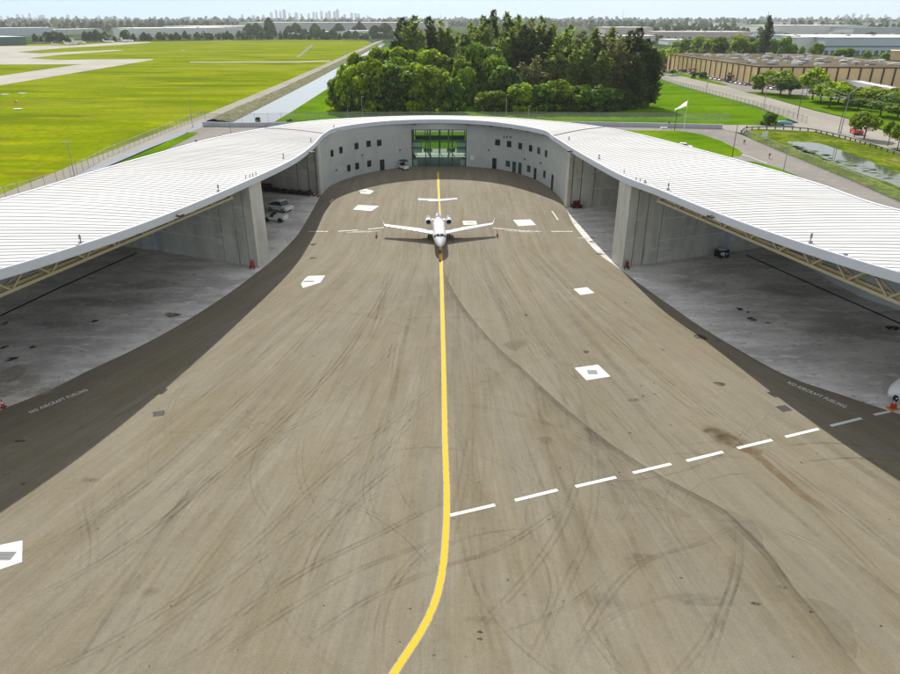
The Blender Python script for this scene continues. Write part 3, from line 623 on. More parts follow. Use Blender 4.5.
# curved office wall
W_ = [(-27.4, 143.6), (-27.2, 149), (-26.2, 155), (-22.9, 162.5), (-17.3, 169.6), (-9.5, 174.9)]
W2 = [(4.0, 174.9), (12.3, 171.0), (18.4, 163), (21.6, 153), (22.9, 143), (23.1, 133.8)]
WL = smooth_line(W_, 1.2); WR = smooth_line(W2, 1.2)
def top_at(p): return zb(p[1]) + .62
wall_strip(WL, [top_at(p) for p in WL], .4, 'office_wall', M_['stucco'], -.05)
wall_strip(WR, [top_at(p) for p in WR], .4, 'office_wall', M_['stucco'], -.05)
GZ = 9.0
mb = MB(); mb.box((-2.75, 175.1, (GZ + 11.3) / 2), (13.4, .4, 11.3 - GZ)); hp(mb, 'glass_header', M_['stucco'])
# faint panel joints on the curved wall, as thin recessed-looking battens
for Wn in (WL, WR):
    for k in (3.0, 6.2, 9.0):
        mb = MB(); rings = []
        for i, p in enumerate(Wn):
            q0 = Wn[max(i - 1, 0)]; q1 = Wn[min(i + 1, len(Wn) - 1)]; d = Vector((q1[0] - q0[0], q1[1] - q0[1], 0)).normalized(); nx, ny = d.y, -d.x
            rings.append([(p[0], p[1], k), (p[0] + nx * .012, p[1] + ny * .012, k), (p[0] + nx * .012, p[1] + ny * .012, k + .05), (p[0], p[1], k + .05)])
        mb.loft(rings, smooth=False); hp(mb, 'panel_joint', M_['grey_wall'])
def on_wall(u, v, Wn):
    best = None
    fineW = smooth_line(Wn, .1)
    for i in range(len(fineW) - 1):
        x, y = fineW[i]; up = y * sp; dep0 = y * cp
        z = hgt(v, y); dep = y * cp - (z - H) * sp
        e = abs(450 + F * x / dep - u)
        if best is None or e < best[0]: best = (e, i, z)
    _, i, z = best; a, b = fineW[i], fineW[i + 1]; d = Vector((b[0] - a[0], b[1] - a[1], 0)).normalized()
    return Vector((a[0], a[1], z)), math.atan2(d.y, d.x), Vector((d.y, -d.x, 0))
def opening(u, v, Wn, w_, h_, kind, m='dark_glass'):
    p, an, n = on_wall(u, v, Wn)
    if kind == 'door': p.z = h_ / 2 + .02
    mb = MB(); t = .09; fr = MB(); nrm = n * .03
    for dx, dz, sx, sz in ((0, h_ / 2, w_ + t, t), (0, -h_ / 2, w_ + t, t), (-w_ / 2, 0, t, h_), (w_ / 2, 0, t, h_)):
        fr.box((p.x + math.cos(an) * dx + nrm.x, p.y + math.sin(an) * dx + nrm.y, p.z + dz), (sx, .14, sz), an)
    o = hp(fr, 'window_frame' if kind == 'window' else 'door_frame', M_['frame'])
    mb.box((p.x + n.x * .02, p.y + n.y * .02, p.z), (w_ - .02, .06, h_ - .02), an); mb.v = [(x, y - 180, z) for x, y, z in mb.v]
    pn = mb.build('pane' if kind == 'window' else 'door_leaf', M_[m], hangar); pn.parent = o
for u, v in [(331.7, 153.3), (340.7, 150), (356.3, 146), (368.3, 143.7), (379, 142.7)]: opening(u, v, W_, 1.25, 1.35, 'window')
for u, v in [(348.7, 168), (357, 166), (369, 163.5)]: opening(u, v, W_, 1.2, 1.4, 'window')
opening(382, 163, W_, 1.2, 2.5, 'door')
for u, v in [(497.7, 142.3), (509.3, 144), (520.3, 146), (530.7, 148.3), (539, 150.7), (546.3, 153.5)]: opening(u, v, W2, 1.3, 1.35, 'window')
opening(494.3, 163, W2, 1.1, 2.5, 'door'); opening(508, 163.6, W2, 1.3, 1.3, 'window', 'teal_glass'); opening(514.3, 166.3, W2, 1.1, 2.5, 'door', 'teal_glass'); opening(520, 168, W2, 1.1, 2.6, 'door', 'teal_glass')
opening(529, 168.7, W2, 1.3, 1.4, 'window', 'teal_glass'); opening(535.3, 172, W2, 1.1, 2.5, 'door'); opening(544.6, 174.3, W2, 1.1, 1.5, 'window'); opening(552.5, 180, W2, 1.3, 3.2, 'door')
p, an, n = on_wall(472.5, 157.7, W2); mb = MB(); mb.box((p.x + n.x * .05, p.y + n.y * .05, p.z), (1.0, .08, 1.0), an); hp(mb, 'wall_sign', M_['white'])
for u, v, Wn in [(336, 170, W_), (362, 155, W_), (400, 150, W_), (425, 133, None), (489, 150, W2), (504, 137, W2), (507, 137, W2), (511, 137, W2), (525, 159, W2), (541, 163, W2)]:
    if Wn: p, an, n = on_wall(u, v, Wn); mb = MB(); mb.box((p.x + n.x * .12, p.y + n.y * .12, p.z), (.3, .22, .3), an); hp(mb, 'wall_lamp', M_['frame'])

# glazed hall
gy = 174.95
for x0, x1 in [(-9.5 + i * 13.5 / 4, -9.5 + (i + 1) * 13.5 / 4) for i in range(4)]:
    for z0, z1 in ((.05, 2.7), (2.7, 4.4), (4.4, 6.0), (6.0, 7.5), (7.5, GZ)):
        mb = MB(); mb.box(((x0 + x1) / 2, gy, (z0 + z1) / 2), (x1 - x0 - .16, .04, z1 - z0 - .12)); hp(mb, 'glass_pane', M_['glass'])
    for z0, z1 in ((.05, 4.4), (4.4, GZ)):
        mb = MB(); mb.box(((x0 + x1) / 2, yb, (z0 + z1) / 2), (x1 - x0 - .16, .04, z1 - z0 - .12)); hp(mb, 'rear_glass_pane', M_['glass'])
for i in range(5):
    x = -9.5 + i * 13.5 / 4
    mb = MB(); mb.box((x, gy, GZ / 2), (.22, .26, GZ)); hp(mb, 'mullion', M_['frame']); mb = MB(); mb.box((x, yb, GZ / 2), (.22, .26, GZ)); hp(mb, 'mullion', M_['frame'])
for z in (2.7, 4.4, 6.0, 7.5, GZ - .05):
    mb = MB(); mb.box((-2.75, gy, z), (13.2, .16, .13)); hp(mb, 'transom', M_['frame'])
for z in (4.4, GZ - .05):
    mb = MB(); mb.box((-2.75, yb, z), (13.2, .16, .13)); hp(mb, 'transom', M_['frame'])
mb = MB(); mb.box((-2.75, (gy + yb) / 2, .03), (13.3, yb - gy - .5, .06)); hp(mb, 'hall_floor', mat('dark_tile', (.035, .07, .06), .4, .1, 1))
mb = MB(); mb.box((-2.75, (gy + yb) / 2, GZ + .25), (13.3, yb - gy - .5, .2)); hp(mb, 'hall_ceiling', M_['grey_wall'])
mb = MB(); mb.box((-2.75, yb - 2, 4.15), (13.3, 3.6, .25)); mb.box((-2.75, yb - 3.8, 4.8), (13.3, .08, 1.0)); hp(mb, 'mezzanine', mat('mezzanine_glass', (.05, .12, .10), .3, 0))
for sx in (-1, 1):
    xc = -2.75 + sx * 5.55
    for z0, z1 in ((3.3, 4.5), (4.75, 5.9)):
        mb = MB(); mb.box((xc, gy + 1.9, (z0 + z1) / 2), (2.2, 3.2, z1 - z0)); hp(mb, 'side_gallery', M_['room'])
    mb = MB(); mb.box((xc + sx * .5, gy + 2.0, .8), (1.1, 2.8, 1.5)); hp(mb, 'side_gallery', M_['room'])
    mb = MB()
    for k in range(7): mb.box((-2.75 + sx * (2.2 + k * .28), gy + 5.5 + .0 * k, 1.6 + k * .33), (.3, 1.5, .14))
    mb.box((-2.75 + sx * 3.0, gy + 6.4, 2.9), (2.2, .08, .9), 0); hp(mb, 'stair', M_['white_wall'])
    mb = MB(); mb.tube((-2.75 + sx * 2.4, gy + 6, 0), (-2.75 + sx * 2.4, gy + 6, GZ), .18); hp(mb, 'column', M_['room'])

# cross walls of cast concrete between the bays, each ending in a pale pier
def cross(A, Bp, d, L_, name='cross_wall', deep=1.5):
    """A,Bp: outer face corners at the apron (A nearer the camera); d: unit direction away from the apron"""
    A, Bp, d = Vector((*A, 0)), Vector((*Bp, 0)), Vector((*d, 0)).normalized()
    def blk(s0, s1, ins, nm, m, top=0.0):
        w_ = (Bp - A); wn = w_.normalized()
        P = [A + d * s0 + wn * ins, A + d * s1 + wn * ins, Bp + d * s1 - wn * ins, Bp + d * s0 - wn * ins]
        mb = MB(); mb.prism([(p.x, p.y) for p in P], -.05, [(zb(p.y) + top) if s0 < 3 else min(zb(p.y) + top, zo(p.y) - .75) for p in P]); hp(mb, nm, m)
    blk(0, deep, 0, 'pier', M_['concrete'], .1)
    blk(deep + .18, deep + 1.9, .10, 'door_pocket', M_['concrete'])
    blk(deep, deep + .18, .35, 'joint', M_['concrete_dark'])
    blk(deep + 1.9, deep + 2.08, .35, 'joint', M_['concrete_dark'])
    blk(deep + 2.08, deep + 4.6, .02, 'door_pocket', M_['concrete'])
    blk(deep + 4.6, deep + 4.75, .35, 'joint', M_['concrete_dark'])
    blk(deep + 4.75, L_ * .70, .12, name, M_['concrete'])
    blk(L_ * .70, L_ * .70 + 1.6, .5, 'side_door', M_['blue_wall'])
    blk(L_ * .70 + 1.6, L_, .12, name, M_['concrete'])
    for zz in (3.4, 6.8):
        w_ = (Bp - A).normalized(); P = [A + d * (deep + 4.75) + w_ * .09, A + d * L_ * .7 + w_ * .09, A + d * L_ * .7 + w_ * .14, A + d * (deep + 4.75) + w_ * .14]
        mb = MB(); mb.prism([(p.x, p.y) for p in P], zz, zz + .12); hp(mb, 'pour_line', M_['white_wall'])
cross((-28.9, 97.5), (-27.8, 100.1), (-.92, .385), 27)
cross((25.95, 97.2), (25.0, 100.6), (.93, .365), 27)
cross((-27.5, 144.0), (-27.3, 146.2), (-.93, .38), 17, deep=.8)
cross((23.1, 133.3), (22.9, 135.6), (.97, .20), 21, deep=.8)

# open steel trusses behind the fascia of the two front bays
def truss(a, b, n, h):
    a, b = Vector(a), Vector(b); d = (b - a); side = Vector((-d.y, d.x, 0)).normalized() * (1 if a.x > 0 else -1)
    if side.x * a.x < 0: side = -side
    T = empty('door_truss', (0, 0, 0)); T.parent = hangar; 
    def part(nm, segs, r):
        mb = MB()
        for p, q in segs:
            p = p - Vector((0, 180, 0)); q = q - Vector((0, 180, 0)); dd = (q - p).normalized(); x = dd.cross(Vector((0, 0, 1))); x = x.normalized() if x.length > .1 else Vector((1, 0, 0)); y = dd.cross(x)
            vs = [c + x * i * r + y * j * r for c in (p, q) for i, j in ((-1, -1), (1, -1), (1, 1), (-1, 1))]
            mb.add(vs, [(0, 1, 2, 3), (4, 5, 6, 7), (0, 1, 5, 4), (1, 2, 6, 5), (2, 3, 7, 6), (3, 0, 4, 7)])
        o = mb.build(nm, M_['cream']); o.parent = T
    P = [a + d * (i / n) for i in range(n + 1)]; up = Vector((0, 0, h))
    part('bottom_chord', [(a, b), (a + side * 1.1, b + side * 1.1)], .16); part('top_chord', [(a + up, b + up)], .15)
    for i in range(n):
        m_ = (P[i] + P[i + 1]) / 2
        part('web', [(P[i], m_ + up), (m_ + up, P[i + 1]), (P[i] + side * 1.1, m_ + up), (m_ + up, P[i + 1] + side * 1.1)], .09)
        part('cross_brace', [(P[i], P[i] + side * 1.1), (m_ + up, m_ + up + side * 5), (m_ + up + side * 5 , P[i])], .07)
aL = g(232, 197.5, 11.2); bL = g(0, 295, 11.2); bL = aL + (bL - aL) * 1.45
aR = g(658, 200.5, 11.4); bR = g(900, 303, 11.2); bR = aR + (bR - aR) * 1.45
truss(aL, bL, 12, 1.9); truss(aR, bR, 12, 1.9)
#%%PART4
# ================================================================ AIRCRAFT
def ring(cx, cy, cz, rx, rz, n=20, pw=1.0):
    return [(cx + rx * math.cos(2 * math.pi * i / n), cy, cz + rz * math.sin(2 * math.pi * i / n)) for i in range(n)]
def wing_mb(secs):                        # secs: (x, y_le, z, chord, thick)
    mb = MB(); rings = []
    prof = [(0, 0), (.08, .42), (.25, .6), (.5, .5), (.8, .2), (1, 0), (.8, -.1), (.5, -.28), (.25, -.35), (.08, -.25)]
    for x, y, z, c, t in secs: rings.append([(x, y + c * a, z + t * b) for a, b in prof])
    mb.loft(rings); return mb
def make_jet():
    J = empty('business_jet')
    st = [(0, 1.70, .02, .02), (.15, 1.71, .17, .15), (.6, 1.75, .40, .36), (1.3, 1.82, .64, .58), (2.1, 1.92, .83, .78), (2.9, 2.05, .96, .95), (3.8, 2.12, 1.03, 1.08), (5.5, 2.12, 1.05, 1.10), (9, 2.12, 1.05, 1.10), (11.5, 2.15, 1.02, 1.05), (13.5, 2.32, .84, .84), (15.2, 2.6, .56, .58), (16.6, 2.85, .25, .3), (17.1, 2.9, .08, .12)]
    MB().loft([ring(0, y, z, a, b, 24) for y, z, a, b in st]).build('fuselage', M_['jet'], J)
    # windscreen: a wrapped dark band with posts
    mb = MB()
    def skin(y, an, off=.012):
        for (y0, z0, a0, b0), (y1, z1, a1, b1) in zip(st, st[1:]):
            if y0 <= y <= y1:
                t = (y - y0) / (y1 - y0); return ((a0 + (a1 - a0) * t + off) * math.cos(an), y, z0 + (z1 - z0) * t + (b0 + (b1 - b0) * t + off) * math.sin(an))
    for a0, a1 in ((R(91.5), R(128)), (R(52), R(88.5)), (R(131), R(160)), (R(20), R(49))):
        rr = []
        for k in range(6):
            an = a0 + (a1 - a0) * k / 5; s = abs(an - math.pi / 2) / 1.2
            rr.append([skin(2.05 + .7 * s, an), skin(2.4 + .75 * s, an), skin(2.85 + .55 * s, an)])
        mb.loft(rr, closed=False, caps=False)
    mb.build('windscreen', M_['dark_glass'], J)
    for k in range(6):
        for sx in (-1, 1):
            mb = MB(); an = R(20) if sx > 0 else R(160); y = 5.0 + k * .95; c = [skin(y + dy, an + da, .01) for dy, da in ((-.2, -.14), (.2, -.14), (.2, .14), (-.2, .14))]
            mb.add(c, [(0, 1, 2, 3)]); mb.build('cabin_window', M_['dark_glass'], J)
    for sx in (-1, 1):
        o = wing_mb([(sx * .2, 7.9, 1.25, 3.9, .45), (sx * 1.1, 8.2, 1.28, 3.5, .42), (sx * 3.6, 9.7, 1.45, 2.5, .28), (sx * 9.1, 12.5, 1.82, 1.15, .12)]).build('wing', M_['jet'], J)
        wing_mb([(sx * 9.1, 12.5, 1.82, 1.15, .1), (sx * 9.35, 12.9, 2.05, .9, .08), (sx * 9.55, 13.3, 2.75, .5, .05)]).build('winglet', M_['jet'], o)
        mb = MB(); mb.loft([ring(sx * 1.72, y, 2.42, r, r, 16) for y, r in ((12.3, .47), (12.45, .55), (13.2, .60), (14.4, .56), (15.3, .40))], caps=False); e = mb.build('engine_nacelle', M_['jet'], J)
        MB().loft([ring(sx * 1.72, y, 2.42, r, r, 16) for y, r in ((12.29, .50), (12.22, .44), (12.5, .38), (12.9, .36))], caps=False).build('intake_lip', M_['chrome'], e)
        MB().tube((sx * 1.72, 12.8, 2.42), (sx * 1.72, 12.86, 2.42), .40, n=16).build('fan', M_['black'], e)
        mb = MB(); mb.tube((sx * 1.72, 12.5, 2.42), (sx * 1.72, 12.85, 2.42), .02, .12, n=10); mb.build('spinner', M_['chrome'], e)
        MB().tube((sx * 1.72, 15.2, 2.42), (sx * 1.72, 15.6, 2.42), .34, .28, n=14).build('exhaust', M_['grey'], e)
        wing_mb([(sx * .7, 13.1, 2.42, 1.8, .18), (sx * 1.3, 13.1, 2.42, 1.6, .16)]).build('engine_pylon', M_['jet'], J)
        wing_mb([(0, 15.6, 5.35, 1.9, .2), (sx * 3.35, 17.0, 5.42, .95, .08)]).build('tailplane', M_['jet'], J)
        mb = MB(); mb.tube((sx * 1.5, 10.6, 1.3), (sx * 1.55, 10.7, .4), .09); g_ = mb.build('main_gear', M_['chrome'], J)
        for dx in (-.2, .2): MB().tube((sx * 1.55 + dx - .09, 10.7, .35), (sx * 1.55 + dx + .09, 10.7, .35), .35, n=16).build('wheel', M_['black'], g_)
    # fin
    mb = MB(); prof = [(0, 0), (.1, .5), (.35, .6), (1, 0), (.35, -.6), (.1, -.5)]
    mb.loft([[(t * b, y + c * a, z) for a, b in prof] for y, z, c, t in ((13.0, 2.9, 4.1, .22), (14.3, 3.5, 3.0, .2), (15.5, 5.35, 2.1, .15))]); mb.build('tail_fin', M_['jet'], J)
    mb = MB(); mb.tube((0, 15.3, 5.4), (0, 17.7, 5.4), .14, .08, n=10); mb.build('fin_fairing', M_['jet'], J)
    mb = MB(); mb.tube((0, 1.9, 1.4), (0, 1.8, .3), .07); g_ = mb.build('nose_gear', M_['chrome'], J)
    for dx in (-.13, .13): MB().tube((dx - .07, 1.8, .25), (dx + .07, 1.8, .25), .25, n=16).build('wheel', M_['black'], g_)
    return J
jet = make_jet(); jet.location = (-1.5, 102.6, .0); jet.rotation_euler = (0, 0, R(2.2)); jet.scale = (1.02, .94, .96)
tag(jet, 'white twin-engine T-tail business jet parked nose-on across the yellow line', 'jet')
JT = tree_of(jet)
for u, v, rz, sc, lab in [(86, 44.5, 70, 1.5, 'larger white airliner far off on the left ramp'), (77, 45, 100, 1., 'small white plane left of the airliner on the far ramp'), (115, 42.6, 110, 1., 'white plane between the airliner and the right end of the far ramp'), (134, 42.4, 80, 1.3, 'white plane at the right end of the far ramp'), (58, 45.6, 60, .8, 'small white plane at the left end of the row on the far ramp')]:
    p = g(u, v); p.z = -.15; dup(jet, p, R(rz), sc, lab, 'planes parked on the far ramp', JT)
jet['group'] = 'business jets'; del jet['group']

def cone(p, label, h=.75, group='orange traffic cones'):
    e = empty('traffic_cone', p, 0, label, 'cone', group)
    MB().box((0, 0, .03), (.45, .45, .06)).build('base', M_['black'], e)
    MB().tube((0, 0, .06), (0, 0, h), .17, .03, n=14).build('cone_body', M_['red'], e)
    MB().tube((0, 0, h * .5), (0, 0, h * .68), .115, .082, n=14).build('band', M_['white'], e)
cone(g(376.5, 237), 'red cone beside the left wing tip of the jet', .95); cone(g(497.3, 236), 'red cone beside the right wing tip of the jet', .95); cone(g(440, 261), 'red cone in front of the jet nose wheel', .7)
cone(g(3.5, 407.5), 'red cone at the left bay mouth by the frame edge', .95)
for u, v, l in [(314.5, 196.3, 'left'), (318, 197.2, 'right')]: cone(g(u, v), 'orange cone by the left far bay door pocket, %s one of two' % l, .9)

def extinguisher(p, label, m='red'):
    e = empty('wheeled_extinguisher', p, random.uniform(-.5, .5), label, 'fire extinguisher', 'wheeled fire extinguishers')
    mb = MB(); mb.tube((0, 0, .3), (0, 0, 1.1), .24, n=14); mb.tube((0, 0, 1.1), (0, 0, 1.25), .24, .08, n=14); mb.build('cylinder', M_[m], e)
    MB().tube((0, 0, 1.25), (0, 0, 1.4), .06).build('valve', M_['black'], e)
    for s in (-1, 1): MB().tube((s * .3, .05, .25), (s * .36, .05, .25), .25, n=14).build('wheel', M_['black'], e)
    mb = MB(); mb.tube((-.25, .2, .3), (-.25, .35, 1.3), .025); mb.tube((.25, .2, .3), (.25, .35, 1.3), .025); mb.tube((-.25, .35, 1.3), (.25, .35, 1.3), .025); mb.build('handle', M_['black'], e)
extinguisher(g(252.5, 269), 'red extinguisher against the left front cross wall', 'red')
extinguisher(g(626.5, 269.5), 'dark red extinguisher against the right front cross wall', 'dark_red')
extinguisher(g(311, 196), 'dark red extinguisher next to the orange cones in the left far bay', 'dark_red')

def car(name, col, label=None, cat='car', group=None, L=4.5, Wd=1.8, kind='sedan'):
    e = empty(name, (0, 0, 0), 0, label, cat, group); h = L / 2
    P = {'sedan': [(-h, .35), (-h, .8), (-h + .15, .92), (h - 1.3, .92), (h - .1, .72), (h, .55), (h, .35)], 'suv': [(-h, .4), (-h, 1.0), (-h + .1, 1.1), (h - 1.2, 1.08), (h - .1, .9), (h, .65), (h, .4)],
         'pickup': [(-h, .45), (-h, 1.05), (-.35, 1.05), (-.35, 1.1), (h - 1.3, 1.1), (h - .1, .95), (h, .7), (h, .45)]}[kind]
    K = {'sedan': [(-h + .45, .9), (-h + 1.0, 1.42), (.35, 1.42), (1.15, .9)], 'suv': [(-h + .1, 1.08), (-h + .35, 1.72), (.45, 1.72), (1.15, 1.08)], 'pickup': [(-.35, 1.08), (-.3, 1.75), (.75, 1.75), (1.3, 1.08)]}[kind]
    def ext(poly, wds):
        mb = MB(); n = len(poly)
        mb.loft([[(x, sgn * w, z) for x, z in poly] for sgn, w in ((-1, wds), (1, wds))], smooth=False); return mb
    ext(P, Wd / 2).build('body', M_[col], e)
    mb = MB(); w1, w2 = Wd / 2 - .06, Wd / 2 - .22; zt = max(z for _, z in K)
    mb.loft([[(x, s * (w2 if z > zt - .1 else w1), z) for x, z in K] for s in (-1, 1)], smooth=False); mb.build('cabin_glass', M_['dark_glass'], e)
    mb = MB(); xs = [x for x, z in K if z > zt - .1]; mb.box(((xs[0] + xs[1]) / 2, 0, zt + .02), (xs[1] - xs[0] + .25, Wd - .3, .12)); mb.build('roof', M_[col], e)
    if kind == 'pickup': MB().box((-h + .9, 0, 1.06), (1.5, Wd - .3, .03)).build('load_bed', M_['black'], e)
    for x in (-h + .85, h - .85):
        for s in (-1, 1):
            w_ = MB().tube((x, s * (Wd / 2 - .2), .34), (x, s * (Wd / 2 + .02), .34), .34, n=14).build('wheel', M_['black'], e)
            MB().tube((x, s * (Wd / 2), .34), (x, s * (Wd / 2 + .035), .34), .19, n=10).build('rim', M_['chrome'], w_)
    for s in (-1, 1):
        MB().box((h + .01, s * (Wd / 2 - .3), .68), (.05, .35, .14)).build('headlight', M_['lamp'], e); MB().box((-h - .01, s * (Wd / 2 - .25), .78), (.05, .28, .14)).build('tail_light', M_['red'], e)
    return e
p = g(284, 214); c = car('pickup_truck', 'white', 'white pickup truck in the left far bay, farther one with a cab', 'pickup', None, 4.4, 1.9, 'pickup'); c.location = (p.x - 1.2, p.y + 2.2, 0); c.rotation_euler = (0, 0, R(-30)); c.scale = (1.15, 1.2, 1.25)
# open tow tractor
t = empty('tow_tractor', (g(276, 221).x, g(276, 221).y, 0), R(-12), 'low white tow tractor beside the pickup in the left far bay', 'tractor')
mb = MB(); mb.box((.9, 0, .75), (1.7, 1.6, .6)); mb.box((-.9, 0, .6), (1.9, 1.6, .35)); mb.box((1.75, 0, .55), (.2, 1.7, .3)); mb.build('chassis', M_['white'], t)
MB().box((-.3, 0, 1.0), (.5, 1.2, .5)).build('seat', M_['black'], t); MB().tube((.1, .3, 1.0), (-.1, .3, 1.35), .03).build('steering_column', M_['black'], t)
for x in (-1.2, 1.1):
    for s in (-1, 1): MB().tube((x, s * .6, .38), (x, s * .86, .38), .38, n=14).build('wheel', M_['black'], t)
# dark stores along the wall of the left far bay
t.scale = (1.15, 1.2, 1.2)
st = empty('covered_cart_row', g(288, 193.5), R(-22), 'long low heap of black covered equipment along the back of the left far bay', 'equipment')
for k in range(6):
    mb = MB(); mb.loft([ring(-5 + k * 2, y, .45, .95, .5 * s_, 10) for y, s_ in ((-.6, .7), (-.3, 1), (.3, 1.1), (.6, .7))]); mb.build('cover', M_['black'], st)
mb = MB(); mb.box((0, 0, .15), (12, 1.4, .1)); mb.build('pallet', M_['grey'], st)
rt = empty('red_trailer', (g(267, 189).x - 1, g(267, 189).y, 0), R(-20), 'dark red equipment trailer behind the white trucks', 'trailer')
MB().box((0, 0, .8), (4.5, 1.8, .9), taper=.9).build('body', M_['dark_red'], rt); MB().box((3.0, 0, .45), (2.0, .12, .12)).build('tow_bar', M_['black'], rt)
for x in (-1.3, 1.3):
    for s in (-1, 1): MB().tube((x, s * .75, .35), (x, s * .95, .35), .35, n=12).build('wheel', M_['black'], rt)
def gas_cart(p, label, m, tank=True):
    e = empty('service_cart', p, R(10), label, 'service cart', 'red service carts')
    MB().box((0, 0, .5), (2.0, 1.1, .35)).build('frame', M_[m], e); MB().tube((-.7, 0, 1.0), (.7, 0, 1.0), .38, n=14).build('tank', M_[m], e)
    MB().box((.85, 0, .95), (.3, .6, .5)).build('control_box', M_['white' if tank else 'black'], e)
    for x in (-.7, .7):
        for s in (-1, 1): MB().tube((x, s * .5, .28), (x, s * .65, .28), .28, n=12).build('wheel', M_['black'], e)
q = g(569.5, 206.5); gas_cart((q.x + 1.2, q.y - .9, 0), 'red service cart with a pale box beside the right corner of the office wall', 'dark_red'); q = g(588, 204.5); gas_cart(q + Vector((.5, -.3, 0)), 'dark red service cart standing alone by the cross wall of the right far bay', 'dark_red', False)
q = g(721, 257); e = empty('ground_power_unit', q, R(20), 'small black and white power cart by the right front cross wall', 'power cart')
MB().box((0, 0, .75), (1.9, 1.3, .9), taper=.92).build('housing', M_['black'], e); MB().box((-.35, -.67, .7), (.8, .06, .55)).build('panel', M_['white'], e); MB().box((.5, -.67, .6), (.4, .06, .4)).build('panel', M_['silver'], e); MB().box((0, 0, 1.27), (1.1, .9, .1)).build('lid', M_['white'], e)
for x in (-.6, .6):
    for s in (-1, 1): MB().tube((x, s * .55, .3), (x, s * .72, .3), .3, n=12).build('wheel', M_['black'], e)
# golf cart by the glass
q = g(403.5, 168.3); e = empty('golf_cart', (q.x + .2, q.y - 1.2, 0), R(-60), 'white golf cart with a black canopy left of the glass hall', 'golf cart')
mb = MB(); mb.box((.9, 0, .55), (.8, 1.2, .5), taper=.85); mb.box((-.1, 0, .35), (1.4, 1.2, .12)); mb.box((-.85, 0, .55), (.8, 1.2, .45)); mb.build('body', M_['white'], e)
mb = MB(); mb.box((-.45, 0, .85), (.5, 1.1, .15)); mb.box((-.72, 0, 1.1), (.12, 1.1, .5)); mb.build('seat', M_['black'], e)
MB().box((-.1, 0, 1.85), (2.0, 1.4, .12)).build('canopy', M_['black'], e); mb = MB()
for x, y in ((.6, .5), (.6, -.5), (-.85, .5), (-.85, -.5)): mb.tube((x, y, .7), (x * .9, y, 1.85), .025)
mb.build('post', M_['black'], e)
for x in (-.8, .85):
    for s in (-1, 1): MB().tube((x, s * .45, .24), (x, s * .62, .24), .24, n=12).build('wheel', M_['black'], e)

e.scale = (1.15, 1.15, 1.15)
# nose of a helicopter-like white aircraft just inside the right frame edge, with a pump cart before it
q = g(897, 406); e = empty('parked_aircraft', (q.x + 2.1, q.y + 1.4, 0), R(200), 'white aircraft with a black screen, cut off by the right frame edge', 'aircraft')
MB().loft([ring(0, y, z, a, b, 18) for y, z, a, b in ((-4, 1.3, .25, .3), (-3, 1.5, .9, .9), (-1, 1.6, 1.15, 1.15), (1.2, 1.5, 1.1, 1.05), (2.3, 1.25, .8, .75), (2.9, 1.1, .4, .4), (3.1, 1.05, .08, .08))]).build('fuselage', M_['jet'], e).rotation_euler = (0, 0, R(-90))
MB().loft([ring(0, y, z, a, b, 18) for y, z, a, b in ((-1.0, 2.1, .5, .5), (.2, 2.15, .9, .68), (1.4, 1.85, .8, .55), (2.0, 1.55, .5, .35))]).build('windscreen', M_['dark_glass'], e).rotation_euler = (0, 0, R(-90))
for x, y in ((2, 0), (-1, 1), (-1, -1)): MB().tube((x, y - .08, .25), (x, y + .08, .25), .25, n=12).build('wheel', M_['black'], e)
MB().tube((2, 0, .3), (2, 0, 1.0), .05).build('nose_gear', M_['chrome'], e)
q = g(892.5, 409); e = empty('pump_cart', q, R(20), 'red and black hose reel cart on a yellow tray at the right bay mouth', 'hose cart')
MB().box((0, 0, .06), (1.0, .7, .1)).build('tray', mat('yellow_tray', (.5, .33, .03), .6, .1, 2), e); mb = MB(); mb.tube((0, 0, .1), (0, 0, .55), .26, n=14); mb.build('drum', M_['red'], e)
mb = MB(); mb.tube((0, 0, .55), (0, .05, 1.0), .08); mb.build('post', mat('pale_pink', (.6, .42, .40), .6, 0), e)
mb = MB(); mb.tube((0, -.06, 1.2), (0, .16, 1.2), .26, n=18); mb.build('hose_reel', M_['black'], e); MB().tube((0, -.09, 1.2), (0, -.05, 1.2), .09, n=12).build('hub', M_['white'], e)
#%%PART5
# ================================================================ TREES
def crown_pts(lobes, n, size, rnd, flat=.55, up=.35):
    """leaf clumps on the shells of many lobes; shade 0..1 = leaf colour"""
    mb = MB(); tot = sum(l[3] ** 2 for l in lobes)
    for cx, cy, cz, r, tone in lobes:
        for _ in range(max(6, int(n * r * r / tot))):
            d = Vector((rnd.gauss(0, 1), rnd.gauss(0, 1), rnd.gauss(0, 1) + up)).normalized(); rr = r * rnd.uniform(.72, 1.08)
            c = Vector((cx + d.x * rr, cy + d.y * rr, cz + d.z * rr * .85)); s = size * rnd.uniform(.55, 1.3)
            a = (d + Vector((rnd.gauss(0, .6), rnd.gauss(0, .6), rnd.gauss(0, .6) + .3))).normalized(); t = a.cross(Vector((rnd.gauss(0, 1), rnd.gauss(0, 1), rnd.gauss(0, 1)))).normalized(); b = a.cross(t)
            col = min(1, max(0, tone + rnd.gauss(0, .18)))
            mb.add([c + t * s * .5, c + b * s * flat, c - t * s * .5 + a * s * .12, c - b * s * flat], [(0, 1, 2, 3)], False, col)
    return mb
def limbs(h, spread, rnd, n=6, r=.3, base=.35):
    mb = MB(); mb.tube((0, 0, -.2), (0, 0, h * .55), r, r * .6, n=7); mb.tube((0, 0, h * .55), (rnd.uniform(-.5, .5), rnd.uniform(-.5, .5), h * .9), r * .6, r * .15, n=6)
    for i in range(n):
        a = 6.283 * i / n + rnd.uniform(-.4, .4); z = h * rnd.uniform(base, .6)
        mb.tube((0, 0, z), (math.cos(a) * spread * .6, math.sin(a) * spread * .6, z + h * .25), r * .4, r * .12, n=5)
    return mb
